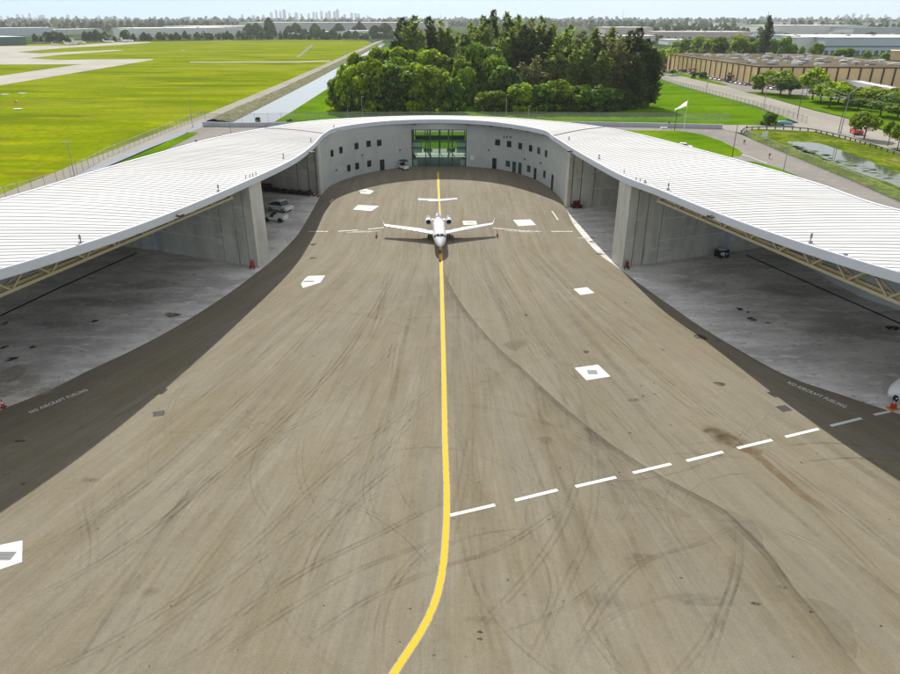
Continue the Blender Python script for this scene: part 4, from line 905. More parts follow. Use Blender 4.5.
def broad(seed, leaf, n=2600, tall=1.0, size=.8, gap=1.0, wide=1.0):        # unit: 10 m wide, 10 m tall
    rnd = random.Random(seed); e = empty('broadleaf_tree'); lobes = []
    for i in range(26):
        a = rnd.uniform(0, 6.283); ph = math.acos(rnd.uniform(-.35, 1)); R_ = 3.4 * rnd.uniform(.75, 1.05)
        lobes.append((R_ * math.sin(ph) * math.cos(a) * wide, R_ * math.sin(ph) * math.sin(a) * wide, 5.6 * tall + 3.1 * math.cos(ph) * tall, rnd.uniform(.9, 1.7), rnd.uniform(.2, .85)))
    lobes.append((0, 0, 5.4 * tall, 3.2 * gap, .3))
    for i in range(8): a = 6.283 * i / 8 + rnd.uniform(-.3, .3); lobes.append((3.3 * math.cos(a), 3.3 * math.sin(a), rnd.uniform(.9, 3.4), rnd.uniform(1.2, 1.8), rnd.uniform(.1, .6)))
    crown_pts(lobes, n, size, rnd).build('crown', M_[leaf], e); limbs(8 * tall, 4, rnd).build('trunk', M_['bark'], e); return e
def street_tree(seed, leaf, n=2000):             # clear stem, round head; unit 10 m tall
    rnd = random.Random(seed); e = empty('street_tree'); lobes = []
    for i in range(22):
        a = rnd.uniform(0, 6.283); q = rnd.uniform(0, 1) ** .5
        lobes.append((3.5 * q * math.cos(a), 3.5 * q * math.sin(a), 5.8 + 2.6 * (1 - q * q) * rnd.uniform(-.5, 1), rnd.uniform(1.2, 2.1), rnd.uniform(.1, .9)))
    crown_pts(lobes, n, .8, rnd).build('crown', M_[leaf], e); limbs(7.5, 4, rnd, 7, .28, .3).build('trunk', M_['bark'], e); return e
def pine(seed, leaf, n=2600, lean=.0):                  # casuarina: tall ragged plumes, unit 10 m wide, 20 m tall
    rnd = random.Random(seed); e = empty('pine_tree'); mb = MB()
    tips = [(0, 0, 20)] + [(rnd.uniform(-2.6, 2.6), rnd.uniform(-2.6, 2.6), rnd.uniform(13, 19)) for _ in range(5)]
    for k in range(n):
        tx, ty, tz = rnd.choice(tips); z = 1.5 + (tz - 1.5) * rnd.random() ** .85; t = (z - 1.5) / (tz - 1.5)
        rad = 2.9 * (1 - t) ** .5 * (.6 + .4 * min(1, t * 4 + .3)) * rnd.uniform(.45, 1.15) * (.75 + .35 * math.sin(z * 2.1 + tx * 3)); a = rnd.uniform(0, 6.283)
        c = Vector((tx * (.25 + .75 * t) + math.cos(a) * rad, ty * (.25 + .75 * t) + math.sin(a) * rad, z)); s = rnd.uniform(.4, .95)
        d = Vector((math.cos(a) * .5, math.sin(a) * .5, rnd.uniform(-.1, 1.1))).normalized(); b = d.cross(Vector((rnd.gauss(0, 1), rnd.gauss(0, 1), rnd.gauss(0, .4)))).normalized()
        col = min(1, max(0, .45 + .3 * math.sin(z * .9 + a * 2) + rnd.gauss(0, .22)))
        mb.add([c + d * s, c + b * s * .32, c - d * s * .5, c - b * s * .32], [(0, 1, 2, 3)], False, col)
    mb.build('crown', M_[leaf], e)
    tr = MB(); tr.tube((0, 0, -.2), (0, 0, 14), .34, .16, n=7); tr.tube((0, 0, 14), (0, 0, 19), .16, .04, n=5)
    for tx, ty, tz in tips[1:]: tr.tube((tx * .1, ty * .1, 4), (tx * .9, ty * .9, tz * .85), .18, .04, n=5)
    tr.build('trunk', M_['bark'], e); return e
def palm(seed):
    rnd = random.Random(seed); e = empty('palm_tree'); mb = MB()
    for i in range(22):
        a = 6.283 * i / 22 * 2.4; el = rnd.uniform(-.3, .9); pts = []
        for k in range(6):
            t = k / 5; pts.append(Vector((math.cos(a) * 3 * t, math.sin(a) * 3 * t, 8 + math.sin(el) * 3 * t - 1.9 * t * t)))
        sd = Vector((-math.sin(a), math.cos(a), 0)); tone = rnd.uniform(.3, .9)
        for k in range(5):
            w0, w1 = .45 * (1 - k / 6), .45 * (1 - (k + 1) / 6)
            for s in (-1, 1): mb.add([pts[k], pts[k + 1], pts[k + 1] + sd * s * w1 - Vector((0, 0, .2)), pts[k] + sd * s * w0 - Vector((0, 0, .2))], [(0, 1, 2, 3)], False, tone)
    mb.build('crown', M_['leafA'], e); MB().tube((0, 0, -.1), (.3, 0, 8), .22, .15, n=8).build('trunk', M_['bark'], e); return e
protos = {'A': [broad(i, 'leafA') for i in (1, 2, 3)], 'B': [broad(i, 'leafB', 2400) for i in (4, 5)], 'D': [broad(i, 'leafD') for i in (6, 7)],
          'P': [pine(i, 'pineA') for i in (11, 12, 13)], 'Q': [pine(i, 'pineB', 2300) for i in (14, 15)], 'X': [pine(i, 'pineD', 3400) for i in (16, 17)],
          'S': [street_tree(i, 'leafA') for i in (21, 22)], 'T': [street_tree(i, 'leafD', 1300) for i in (23,)], 'L': [palm(31)],
          'F': [broad(i, 'far_leaf', 420, size=1.5) for i in (41, 42)], 'G': [broad(i, 'leafB', 500, size=1.4) for i in (43,)]}
base_size = {'A': (9.2, 9.9), 'B': (9.2, 9.9), 'D': (9.2, 9.9), 'P': (6.2, 20.3), 'Q': (6.2, 20.3), 'X': (6.2, 20.3), 'S': (8.6, 10), 'T': (8.6, 10), 'L': (6, 9), 'F': (10.5, 10), 'G': (10.5, 10)}
PT = {id(e): tree_of(e) for l in protos.values() for e in l}
used = set()
ORD = ['first', 'second', 'third', 'fourth', 'fifth', 'sixth', 'seventh', 'eighth', 'ninth', 'tenth', 'eleventh', 'twelfth', 'thirteenth', 'fourteenth', 'fifteenth', 'sixteenth', 'seventeenth', 'eighteenth', 'nineteenth', 'twentieth']
def plant(kind, u, vb, vt, wpx, label, group, z0=-.2, cat='tree', h=None):
    p = g(u, vb, z0); hh = h or (hgt(vt, p.y) - z0); dep = p.y * cp + H * sp; wd = wpx / F * dep
    e = random.choice(protos[kind]); bw, bh = base_size[kind]; rz = random.uniform(0, 6.28); sc = (wd / bw, wd / bw, hh / bh)
    if id(e) not in used:
        used.add(id(e)); e.location = p; e.rotation_euler = (0, 0, rz); e.scale = sc; e['label'] = label; e['group'] = group; e['category'] = cat; return e
    o = dup(e, p, rz, sc, label, group, PT[id(e)]); o['category'] = cat; return o
def row(kind_list, items, fmt, group, **kw):
    for i, (k, it) in enumerate(zip(kind_list, items)):
        plant(k, *it, label=fmt % ORD[i] if '%s' in fmt else fmt, group=group, **kw)
grove = 'trees of the grove behind the hangar'
front = [('A', 340, 110, 76, 26), ('A', 352, 111, 64, 34), ('A', 372, 112, 60, 42), ('D', 394, 112, 64, 40), ('A', 412, 112, 62, 40), ('A', 434, 112, 66, 38), ('D', 452, 110, 76, 30), ('A', 484, 111, 92, 22), ('D', 502, 108, 66, 36),
         ('A', 496, 112, 90, 26), ('A', 520, 112, 82, 30), ('D', 540, 112, 84, 30), ('A', 556, 111, 80, 32), ('A', 574, 112, 86, 30), ('D', 590, 112, 84, 32), ('D', 606, 111, 88, 30), ('D', 622, 109, 88, 26), ('D', 636, 107, 82, 22)]
for i, (k, u, vb, vt, wd) in enumerate(sorted(front, key=lambda t: t[1])):
    plant(k, u, vb, vt, wd, '%s bushy tree at the front edge of the grove, %s from the left' % ('dark green' if k == 'D' else 'green', ORD[i]), grove)
mid = [('A', 362, 99, 52, 36), ('A', 384, 97, 46, 40), ('B', 372, 103, 60, 30), ('A', 405, 98, 46, 40), ('B', 398, 104, 56, 30), ('A', 428, 98, 48, 38), ('A', 448, 99, 54, 34), ('A', 464, 103, 58, 30), ('B', 480, 101, 42, 44), ('B', 494, 104, 54, 30)]
for i, (k, u, vb, vt, wd) in enumerate(sorted(mid, key=lambda t: t[1])):
    plant(k, u, vb, vt, wd, '%s round-crowned tree in the middle of the grove, %s from the left' % ('bright green' if k == 'B' else 'green', ORD[i]), grove)
pines = [('X', 404, 86, 17, 26), ('P', 416, 88, 15, 30), ('X', 430, 87, 16, 28), ('P', 441, 86, 20, 22), ('P', 458, 84, 32, 24), ('P', 470, 90, 22, 26), ('P', 482, 92, 15, 26), ('X', 492, 93, 9, 24), ('P', 504, 95, 12, 28), ('P', 516, 96, 15, 28), ('Q', 528, 97, 17, 26), ('P', 538, 97, 16, 26),
         ('P', 549, 99, 22, 26), ('Q', 535, 106, 55, 26), ('P', 562, 101, 28, 28), ('Q', 578, 103, 30, 30), ('P', 572, 107, 46, 22), ('P', 590, 104, 27, 28)]
for i, (k, u, vb, vt, wd) in enumerate(sorted(pines, key=lambda t: t[1])):
    plant(k, u, vb, vt, wd, 'tall feathery %s pine in the grove, %s from the left' % ({'X': 'dark', 'P': 'olive', 'Q': 'brownish'}[k], ORD[i]), grove)
pines2 = [('Q', 600, 105, 33, 30), ('P', 606, 103, 26, 26), ('Q', 614, 106, 34, 30), ('X', 624, 103, 30, 28), ('X', 632, 105, 27, 30), ('X', 641, 106, 38, 28), ('X', 648, 107, 48, 20), ('X', 634, 108, 52, 28)]
for i, (k, u, vb, vt, wd) in enumerate(sorted(pines2, key=lambda t: t[1])):
    plant(k, u, vb, vt, wd, '%s pine in the dense right end of the grove, %s from its left' % ({'X': 'near-black', 'P': 'olive', 'Q': 'brownish'}[k], ORD[i]), grove)
verge = [('S', 762, 93, 69, 26), ('S', 780, 95.8, 69, 28), ('T', 789, 94.5, 76, 22), ('S', 812, 100, 66, 28), ('S', 829, 107, 79, 34), ('T', 846, 104.5, 86, 26), ('S', 866, 106, 84, 32), ('S', 884, 108, 88, 34), ('T', 900, 112, 90, 34), ('T', 852, 101, 84, 26), ('T', 790, 97, 78, 20), ('S', 838, 103, 80, 26), ('T', 874, 103, 86, 30), ('S', 892, 104, 87, 34), ('T', 858, 110, 95, 24), ('T', 880, 116, 99, 28), ('S', 897, 119, 102, 28), ('T', 820, 103, 83, 22)]
for i, (k, u, vb, vt, wd) in enumerate(sorted(verge, key=lambda t: t[1])):
    plant(k, u, vb, vt, wd, 'spreading tree on the verge across the street, %s from the left' % ORD[i], 'trees on the street verge')
plant('S', 864, 138.5, 110, 26, 'round-headed tree on a thin stem beside the red vehicle', 'young street trees by the pond', z0=-.1)
plant('S', 854, 137, 112, 15, 'smaller tree just left of the round-headed one by the red vehicle', 'young street trees by the pond', z0=-.1)
plant('S', 887.5, 146, 118, 14, 'slim young tree between the pond and the junction', 'young street trees by the pond', z0=-.1)
plant('S', 897, 150, 119, 16, 'slim young tree at the right frame edge above the pond', 'young street trees by the pond', z0=-.1)
plant('D', 768, 125, 111.5, 16, 'round dark bush at the corner of the lawn by the blue tarpaulin', 'bushes near the street', cat='bush')
plant('D', 757, 89, 83.5, 10, 'small dark bush at the corner of the parking lot', 'bushes near the street', cat='bush')
plant('L', 662, 74, 47, 20, 'palm at the top end of the street by the tan warehouse', 'palms')
plant('L', 669, 71, 46, 16, 'second palm, nearer the tan warehouse corner', 'palms')
plant('A', 658, 72, 50, 16, 'green tree left of the palms at the top of the street', 'trees at the top of the street')
for i, (u, v, t, wd) in enumerate([(673, 75, 69, 8), (703, 79, 71.5, 9), (729, 81, 72, 6), (693, 78.5, 71, 5)]):
    plant('D' if i else 'S', u, v, t, wd, 'small tree by the tan warehouse wall, %s planted' % ORD[i], 'small trees along the tan warehouse')
plant('X', 762, 60, 15, 12, 'tall dark ivy-covered tree rising behind the tan warehouse', 'tall trees')
fill = [('P', 449, 86, 27, 26), ('X', 464, 92, 34, 26), ('P', 476, 96, 30, 30), ('P', 488, 97, 24, 30), ('P', 511, 99, 26, 30), ('X', 522, 100, 24, 30), ('X', 545, 101, 30, 30), ('P', 555, 104, 34, 30), ('P', 566, 98, 24, 24), ('P', 583, 106, 40, 30), ('P', 598, 108, 50, 26), ('B', 466, 106, 66, 22), ('B', 512, 108, 74, 22), ('B', 566, 110, 84, 20)]
for i, (k, u, vb, vt, wd) in enumerate(sorted(fill, key=lambda t: t[1])):
    plant(k, u, vb, vt, wd, '%s filling the inside of the grove, %s of these from the left' % ({'X': 'dark pine', 'P': 'olive pine', 'B': 'bright green tree'}[k], ORD[i]), grove)
# green trees beyond the tan warehouse
k = 0
for u, vb, vt, wd in [(676, 52, 41, 14), (686, 54, 38, 18), (697, 55, 36, 22), (708, 56, 38, 18), (717, 57, 37, 20), (727, 57, 40, 16), (737, 58, 35, 22), (748, 58, 42, 14), (757, 58, 40, 16), (772, 58, 38, 14), (783, 59, 36, 14), (790, 59, 43, 12), (800, 60, 46, 8), (815, 61, 42, 15), (839, 62, 48, 14), (847, 62, 47, 12), (866, 62, 50, 10), (884, 62, 52, 10), (640, 54, 42, 16), (650, 58, 46, 14)]:
    plant(random.choice('AABG'), u, vb, vt, wd, 'green tree beyond the tan warehouse, %s in the listed row' % ORD[k] if False else 'green tree in the belt beyond the tan warehouse', 'green trees beyond the tan warehouse'); k += 1
for e in [x for l in protos.values() for x in l]:
    if id(e) not in used:
        if e in protos['F']: continue
        for c in kids(e): bpy.data.objects.remove(c)
        bpy.data.objects.remove(e)

# distant woods that read as one mass
def belt(name, label, u0, u1, vb, hlo, hhi, depth, n, size, leaf='far_leaf', slope=0.0):
    mb = MB(); rnd = random.Random(int(abs(u0)) * 7 + int(vb * 10)); a = g(u0, vb, -.3); b = g(u1, vb + slope, -.3); m = (b - a).length
    nl = max(3, int(m / (hhi * (.4 if name == 'distant_woods' else .5)))); lob = []
    for i in range(nl):
        t = (i + rnd.random()) / nl; h = rnd.uniform(hlo, hhi) * rnd.choice([.5, .7, .8, .9, 1]); p = a + (b - a) * t; r = h * rnd.uniform(.35, .7)
        lob.append((p.x + rnd.uniform(-.3, .3) * r, p.y + rnd.uniform(0, depth), h, r, rnd.uniform(.1, .8)))
    for _ in range(n):
        x, y, h, r, tone = rnd.choice(lob); an = rnd.uniform(0, 6.283); q = rnd.random(); z = h * rnd.random() ** .6; rr = r * (1 - (z / h) ** 3) ** .5 * rnd.uniform(.6, 1.05)
        c = Vector((x + math.cos(an) * rr, y + math.sin(an) * rr, z)); s = size * rnd.uniform(.6, 1.4)
        d = Vector((math.cos(an), math.sin(an), rnd.uniform(.2, 1.5))).normalized(); t = d.cross(Vector((rnd.gauss(0, 1), rnd.gauss(0, 1), rnd.gauss(0, 1)))).normalized(); bb = d.cross(t)
        mb.add([c + t * s, c + bb * s, c - t * s, c - bb * s], [(0, 1, 2, 3)], False, min(1, max(0, tone + rnd.gauss(0, .2))))
    o = mb.build(name, M_[leaf]); tag(o, label, 'undergrowth' if name == 'undergrowth' else 'woodland', None, 'stuff'); return o
belt('undergrowth', 'dense low undergrowth along the front of the grove, right part', 486, 642, 111, 5, 9, 14, 5200, .55, 'leafD')
belt('undergrowth', 'dense low undergrowth along the front of the grove, left part', 334, 460, 110.5, 4, 8, 14, 3800, .55, 'leafD')
belt('tree_belt', 'tree belt between the ramp and the long warehouses at the far left', 24, 176, 41.8, 9, 19, 40, 9000, 1.6, slope=-1.5)
belt('tree_belt', 'hedge of trees along the far edge of the airfield', 176, 400, 39.6, 9, 17, 40, 9500, 1.7)
belt('tree_belt', 'dark wood in front of the pale warehouses beyond the airfield', 262, 316, 36.5, 20, 34, 60, 2600, 3.2)
belt('tree_belt', 'dark clump of trees right of the wood beyond the airfield', 322, 345, 36.0, 18, 30, 50, 1300, 3)
belt('tree_belt', 'clump of trees near the end of the perimeter road', 353, 364, 35.0, 18, 26, 40, 700, 3); belt('tree_belt', 'clump of trees at the end of the perimeter road', 368, 392, 37.5, 14, 26, 40, 1400, 2.4)
belt('tree_belt', 'tree clump left of the pale warehouses', 240, 260, 37, 18, 26, 40, 900, 3)
for i, (u0, u1, vb, lo, hi, n, s) in enumerate([(-40, 420, 30.0, 16, 30, 5000, 4.5), (-40, 430, 27.0, 18, 34, 4500, 6.5), (-60, 960, 24.6, 20, 42, 6000, 9), (-60, 960, 22.6, 28, 50, 4500, 14), (590, 940, 30.5, 16, 30, 4500, 4), (610, 940, 27.0, 20, 36, 4500, 6), (430, 640, 27, 18, 34, 2500, 6), (600, 780, 36, 10, 22, 3500, 2.8), (650, 960, 33.5, 12, 24, 3500, 3.2)]):
    belt('distant_woods', 'hazy distant woods, layer at %s' % ['the left behind the warehouses', 'the left below the skyline', 'the horizon', 'the very edge of the horizon', 'the right behind the white sheds', 'the right below the skyline', 'the centre behind the pines', 'the right around the pinkish roofs', 'the right between the sheds'][i], u0, u1, vb, lo, hi, 120, n, s)
FT = {id(e): tree_of(e) for e in protos['F']}; first = set()
for i in range(110):
    z = random.random()
    if i < 60: u = random.uniform(30, 400); v = random.uniform(29, 39)
    else: u = random.uniform(640, 905); v = random.uniform(28, 47)
    p = g(u, v, -.3); e = random.choice(protos['F']); s = random.uniform(1.0, 1.9)
    lab = 'lone tree among the distant sheds beyond the airfield' if i < 60 else 'lone tree among the distant warehouses at the right'
    if id(e) not in first: first.add(id(e)); e.location = p; e.scale = (s * 1.5, s * 1.5, s * .75); tag(e, lab, 'tree', lab.replace('lone tree', 'lone trees'))
    else: p.z -= 2; o = dup(e, p, random.uniform(0, 6), (s * random.uniform(1.1, 2), s * 1.5, s * random.uniform(.6, .9)), lab, lab.replace('lone tree', 'lone trees'), FT[id(e)]); o['category'] = 'tree'
#%%PART6
# ================================================================ TAN WAREHOUSE AND OTHER FAR BUILDINGS
A = g(663, 68.0, -.3); Cc = g(756, 86.5, -.3); B = g(960, 88.6, -.3); WH = 10.6
wh = empty('warehouse', Cc, 0, 'long tan warehouse with dark vertical strips and a brown roof full of vents', 'warehouse')
def facade(P, Q, n, strip='strip'):
    d = (Q - P); ln = d.length; d.normalize(); an = math.atan2(d.y, d.x); nrm = Vector((d.y, -d.x, 0))
    mid = (P + Q) / 2 - Cc
    MB().box((mid.x, mid.y, WH / 2), (ln, .6, WH), an).build('wall', M_['tan'], wh)
    MB().box((mid.x + nrm.x * .35, mid.y + nrm.y * .35, WH - .35), (ln + .8, .3, .7), an).build('parapet_band', M_['brown'], wh)
    for i in range(n + 1):
        p = P + d * (ln * i / n) - Cc + nrm * .45; MB().box((p.x, p.y, WH / 2 - .3), (.75, .5, WH - .6), an).build('pilaster', M_['brown'], wh)
    return an
# A is farther away; facade A->C faces the street, C->B faces the camera
facade(A, Cc, 19); facade(Cc, B, 18)
D = A + (B - Cc) * 1.0
roofz = WH - .1
poly = [A - Cc, Vector((0, 0, 0)), B - Cc, D - Cc]
mb = MB(); mb.prism([(p.x, p.y) for p in poly], roofz - .3, roofz); mb.build('roof', M_['flat_roof'], wh)
MB().box(((D - Cc).x - 5, (D - Cc).y / 2 + (B - Cc).y / 2, WH / 2), (.6, (D - B).length, WH)).build('wall', M_['tan'], wh)
rnd = random.Random(5)
for i in range(96):
    a, b = rnd.uniform(.04, .95), rnd.uniform(.04, .95); p = (A - Cc) * b + (B - Cc) * a; s = rnd.uniform(1.2, 3.4)
    MB().box((p.x, p.y, roofz + .5), (s * 1.3, s * .9, rnd.uniform(.6, 1.5)), rnd.choice([0, .1])).build('roof_unit', M_['pale_roof' if rnd.random() < .75 else 'grey'], wh)
dv = (Cc - A).normalized(); nrm = Vector((-abs(dv.y), 0, 0)).normalized()
for t in (.42, .80):                       # entrance canopies on the street side
    p = A + (Cc - A) * t - Cc; mb = MB(); mb.box((p.x - 2.2, p.y, 3.6), (3.6, 5, .5)); mb.tube((p.x - 3.6, p.y - 2, 0), (p.x - 3.6, p.y - 2, 3.4), .2); mb.tube((p.x - 3.6, p.y + 2, 0), (p.x - 3.6, p.y + 2, 3.4), .2); mb.build('entrance_canopy', M_['dark_red' if t < .5 else 'brown'], wh)

def shed(name, label, u0, u1, v0, v1, vt, depth, wallm, roofm, group=None, doors=0, cat='warehouse', band=False):
    a = g(u0, v0, -.3); b = g(u1, v1, -.3); h = hgt(vt, (a.y + b.y) / 2) + .3; d = b - a; ln = d.length; d.normalize(); an = math.atan2(d.y, d.x); nrm = Vector((-d.y, d.x, 0)); nrm = nrm if nrm.y > 0 else -nrm
    e = empty(name, a, 0, label, cat, group); m = d * ln / 2 + nrm * depth / 2
    mb = MB(); mb.box((m.x, m.y, h / 2), (ln, depth, h), an); mb.build('wall', M_[wallm], e)
    mb = MB(); mb.box((m.x, m.y, h + .25), (ln + 1, depth + 1, .5), an); k = max(1, int(ln / 30))
    mb.build('roof', M_[roofm], e)
    for i in range(k):
        p = d * ln * (i + .5) / k + nrm * depth * random.uniform(.2, .8); MB().box((p.x, p.y, h + 1.2), (4, 3, 1.6), an).build('roof_unit', M_['grey_wall'], e)
    for i in range(doors):
        p = d * ln * (i + .5) / doors - nrm * .15; MB().box((p.x, p.y, 2.3), (min(4, ln / doors * .6), .3, 4.2), an).build('dock_door', M_['teal_wall'], e)
    if band: p = d * ln / 2 - nrm * .2; MB().box((p.x, p.y, h * .5), (ln, .3, h * .07), an).build('window_band', M_['teal_wall'], e)
    return e
shed('hangar_shed', 'dark teal open-fronted shed at the far left edge of the ramp', -60, 27, 47.5, 45.0, 37.5, 60, 'teal_wall', 'blue_wall', cat='shed', doors=6)
shed('warehouse', 'grey flat-roofed warehouse, farthest left beyond the ramp', -60, 54, 36.5, 35.0, 28.2, 90, 'blue_wall', 'pale_roof', doors=0)
shed('warehouse', 'low pale building right of the leftmost grey warehouse', 56, 103, 34.8, 33.8, 29.2, 60, 'grey_wall', 'pale_roof')
shed('office_block', 'small white office block with tall dark windows beyond the ramp', 124, 134, 38.8, 38.6, 29.5, 30, 'white_wall', 'pale_roof', cat='building', doors=3)
shed('warehouse', 'long pale grey warehouse behind the office block at the left', 136, 240, 37.8, 36.0, 28.0, 120, 'white_wall', 'pale_roof', doors=14)
shed('warehouse', 'second long pale warehouse, behind and right of the first one', 196, 262, 35, 33.6, 26.2, 120, 'white_wall', 'pale_roof', doors=8)
shed('warehouse', 'wide pale warehouse behind the dark wood beyond the airfield', 240, 430, 32.5, 33.0, 22.5, 150, 'grey_wall', 'pale_roof', doors=16)
shed('warehouse', 'low white building between the wood and the clump beyond the airfield', 290, 352, 35.8, 35.8, 31.6, 50, 'white_wall', 'pale_roof')
shed('warehouse', 'low white building near the road end beyond the airfield', 346, 402, 37.2, 37.2, 31.0, 50, 'white_wall', 'blue_wall')
shed('office_block', 'pale block peeking between the two halves of the grove', 438, 448, 30, 30, 21.5, 40, 'white_wall', 'pale_roof', cat='building', doors=2)
shed('warehouse', 'wide pale warehouse right behind the grove, long white roof', 605, 652, 36.5, 36.5, 27.5, 100, 'pink_roof', 'pale_roof', doors=6)
shed('warehouse', 'lower pale building in front of the wide one right of the grove', 622, 655, 42, 42, 36, 60, 'grey_wall', 'pale_roof')
shed('warehouse', 'pinkish-roofed building beyond the tan warehouse', 658, 700, 39.5, 39.5, 32, 80, 'pink_roof', 'pink_roof', doors=6)
shed('office_block', 'small white block among the trees behind the tan warehouse', 674, 681, 52, 52, 45, 15, 'white_wall', 'pale_roof', cat='building')
shed('warehouse', 'low white shed beyond the tan warehouse, left of the tall dark tree', 668, 692, 45, 45, 40, 50, 'white_wall', 'pale_roof')
shed('warehouse', 'pale long shed left of the tall dark tree', 700, 752, 37.5, 37.5, 32, 90, 'pink_roof', 'pale_roof')
shed('warehouse', 'far white shed above the pinkish one', 720, 745, 29, 29, 23.0, 90, 'white_wall', 'pale_roof')
shed('warehouse', 'white shed behind the trees right of the tall dark tree', 768, 830, 42, 42, 36, 60, 'grey_wall', 'pale_roof', doors=6)
shed('warehouse', 'broad white warehouse high at the right with a long pale roof', 766, 862, 35.0, 35.0, 25.5, 160, 'white_wall', 'pale_roof', doors=0)
shed('warehouse', 'grey-green warehouse at the far right behind the blue-grey one', 852, 930, 36.0, 36.0, 28.0, 120, 'grey_wall', 'teal_wall')
shed('warehouse', 'cream end wall of the big blue-grey warehouse', 794, 821.5, 54.8, 53.6, 37.5, 20, 'white_wall', 'pale_roof')
shed('warehouse', 'big blue-grey warehouse with a dark band across its wall at the right', 822.5, 960, 55, 55, 37.8, 140, 'blue_wall', 'pale_roof', band=True, doors=22)
shed('shed', 'yellowish building at the right frame edge', 889, 930, 60, 61, 51.5, 20, 'tan', 'tan', cat='building')
for i, (u, w_, vb, vt) in enumerate([(819, 6, 28.5, 21.5), (831, 7, 28.5, 22), (840, 5, 28, 21.5), (866, 10, 30, 23), (880, 6, 30, 22.5), (892, 8, 30.5, 21.7), (692, 5, 28.5, 21.5), (646, 4, 26, 20.5), (775, 8, 27, 21.5), (785, 7, 27, 21.8)]):
    shed('office_block', 'small pale block among distant woods at the right, %s from the left' % ORD[sorted([819, 831, 840, 866, 880, 892, 692, 646, 775, 785]).index(u)], u - w_ / 2, u + w_ / 2, vb, vb, vt, 25, 'white_wall', 'pale_roof', 'small pale blocks among the distant woods', cat='building')
rnd2 = random.Random(11)
for i in range(26):
    u = rnd2.uniform(640, 900); v = rnd2.uniform(29, 40); w_ = rnd2.uniform(6, 26)
    shed('low_building', 'small low building scattered among the right-hand distant warehouses', u, u + w_, v, v, v - rnd2.uniform(2.2, 4.5), rnd2.uniform(15, 50), rnd2.choice(['white_wall', 'grey_wall', 'pink_roof', 'white_wall', 'blue_wall']), 'pale_roof', 'small low buildings among the right-hand distant warehouses', cat='building', doors=rnd2.choice([0, 2, 4]))
for i in range(16):
    u = rnd2.uniform(20, 430); v = rnd2.uniform(28.5, 36); w_ = rnd2.uniform(5, 20)
    shed('low_building', 'small low building scattered among the left-hand distant warehouses', u, u + w_, v, v, v - rnd2.uniform(1.8, 3.2), rnd2.uniform(15, 50), rnd2.choice(['white_wall', 'grey_wall', 'pink_roof']), 'pale_roof', 'small low buildings among the left-hand distant warehouses', cat='building', doors=rnd2.choice([0, 2]))
# dome on a tower behind the dark tree
p = g(762, 50, -.3); e = empty('water_tower', p, 0, 'domed tower peeping above the tall dark tree', 'water tower'); hh = hgt(14, p.y)
MB().tube((0, 0, 0), (0, 0, hh * .78), 2.2, 1.8, n=12).build('shaft', M_['tower'], e)
MB().loft([[(r * math.cos(6.283 * i / 16), r * math.sin(6.283 * i / 16), z) for i in range(16)] for z, r in ((hh * .74, 1.9), (hh * .8, 3.4), (hh * .88, 3.6), (hh * .95, 2.6), (hh, .3))]).build('tank', M_['tower'], e)
MB().tube((0, 0, hh), (0, 0, hh + 3), .2, n=5).build('mast', M_['grey'], e)
# trailers parked along the camera side of the tan warehouse
def trailer_proto():
    e = empty('trailer', (0, 0, 0), 0, 'white box trailer in the long row beside the tan warehouse', 'trailer', 'white trailers beside the tan warehouse')
    MB().box((0, 0, 2.7), (2.6, 14, 2.9)).build('box_body', M_['white'], e); MB().box((0, 0, 1.1), (1.2, 13, .25)).build('chassis', M_['black'], e)
    for y in (-5.4, -4.2):
        for s in (-1, 1): MB().tube((s * .85, y, .5), (s * 1.25, y, .5), .5, n=10).build('wheel', M_['black'], e)
    return e
tp = trailer_proto(); TC = tree_of(tp)
a = g(824, 82.5, -.3); b = g(975, 115, -.3); nT = 34
for i in range(nT):
    p = a + (b - a) * (i / nT) + Vector((0, random.uniform(-1.5, 1.5), 0)); rz = R(14 + random.uniform(-2, 2))
    if i == 0: tp.location = p; tp.rotation_euler = (0, 0, rz)
    elif i not in (5, 12, 19): dup(tp, p, rz, None, None, None, TC)
# cars
cars = {'white': car('parked_car', 'white'), 'silver': car('parked_car', 'silver'), 'dark': car('parked_car', 'grey'), 'suv': car('parked_car', 'dark_glass', kind='suv')}
CT = {k: tree_of(e) for k, e in cars.items()}; seen = set(); cnt = {}
def put_car(kind, p, rz, label, group='cars parked outside the tan warehouse'):
    if kind not in seen:
        seen.add(kind); o = cars[kind]; o.location = p; o.rotation_euler = (0, 0, rz); o['label'] = label; o['category'] = 'car'; o['group'] = group
    else: o = dup(cars[kind], p, rz, None, label, group, CT[kind]); o['category'] = 'car'
items = [(692, 74.2, 'dark'), (698, 75.6, 'suv'), (705, 77.5, 'dark'), (709, 78.3, 'white'), (713.5, 79.3, 'white'), (718, 80.2, 'silver'), (722, 80.8, 'white'), (729.5, 82.2, 'suv'), (734, 83, 'dark'), (738.5, 83.9, 'white'), (743, 84.7, 'silver'), (747.5, 85.5, 'dark'), (680, 71.6, 'dark'), (685, 72.4, 'suv')]
for i, (u, v, k) in enumerate(sorted(items)):
    put_car(k, g(u, v, -.14), R(10), '%s car in the row before the tan warehouse, %s from the left' % ({'white': 'white', 'silver': 'silver', 'dark': 'grey', 'suv': 'black'}[k], ORD[i]))
for u, v, k, l in [(770, 88.8, 'dark', 'grey car under the verge trees, left one'), (774, 89.5, 'silver', 'silver car under the verge trees beside the grey one'), (781, 90.5, 'suv', 'black car under the verge trees'), (851, 100.2, 'white', 'white car seen between the verge trees at the right'), (858, 101.6, 'suv', 'dark car seen between the right verge trees'), (864, 103, 'white', 'white car right of the dark one between the verge trees'), (893, 109.5, 'silver', 'silver car near the right frame edge behind the verge trees')]:
    put_car(k, g(u, v, -.12), R(random.uniform(0, 20)), l, 'cars behind the verge trees')
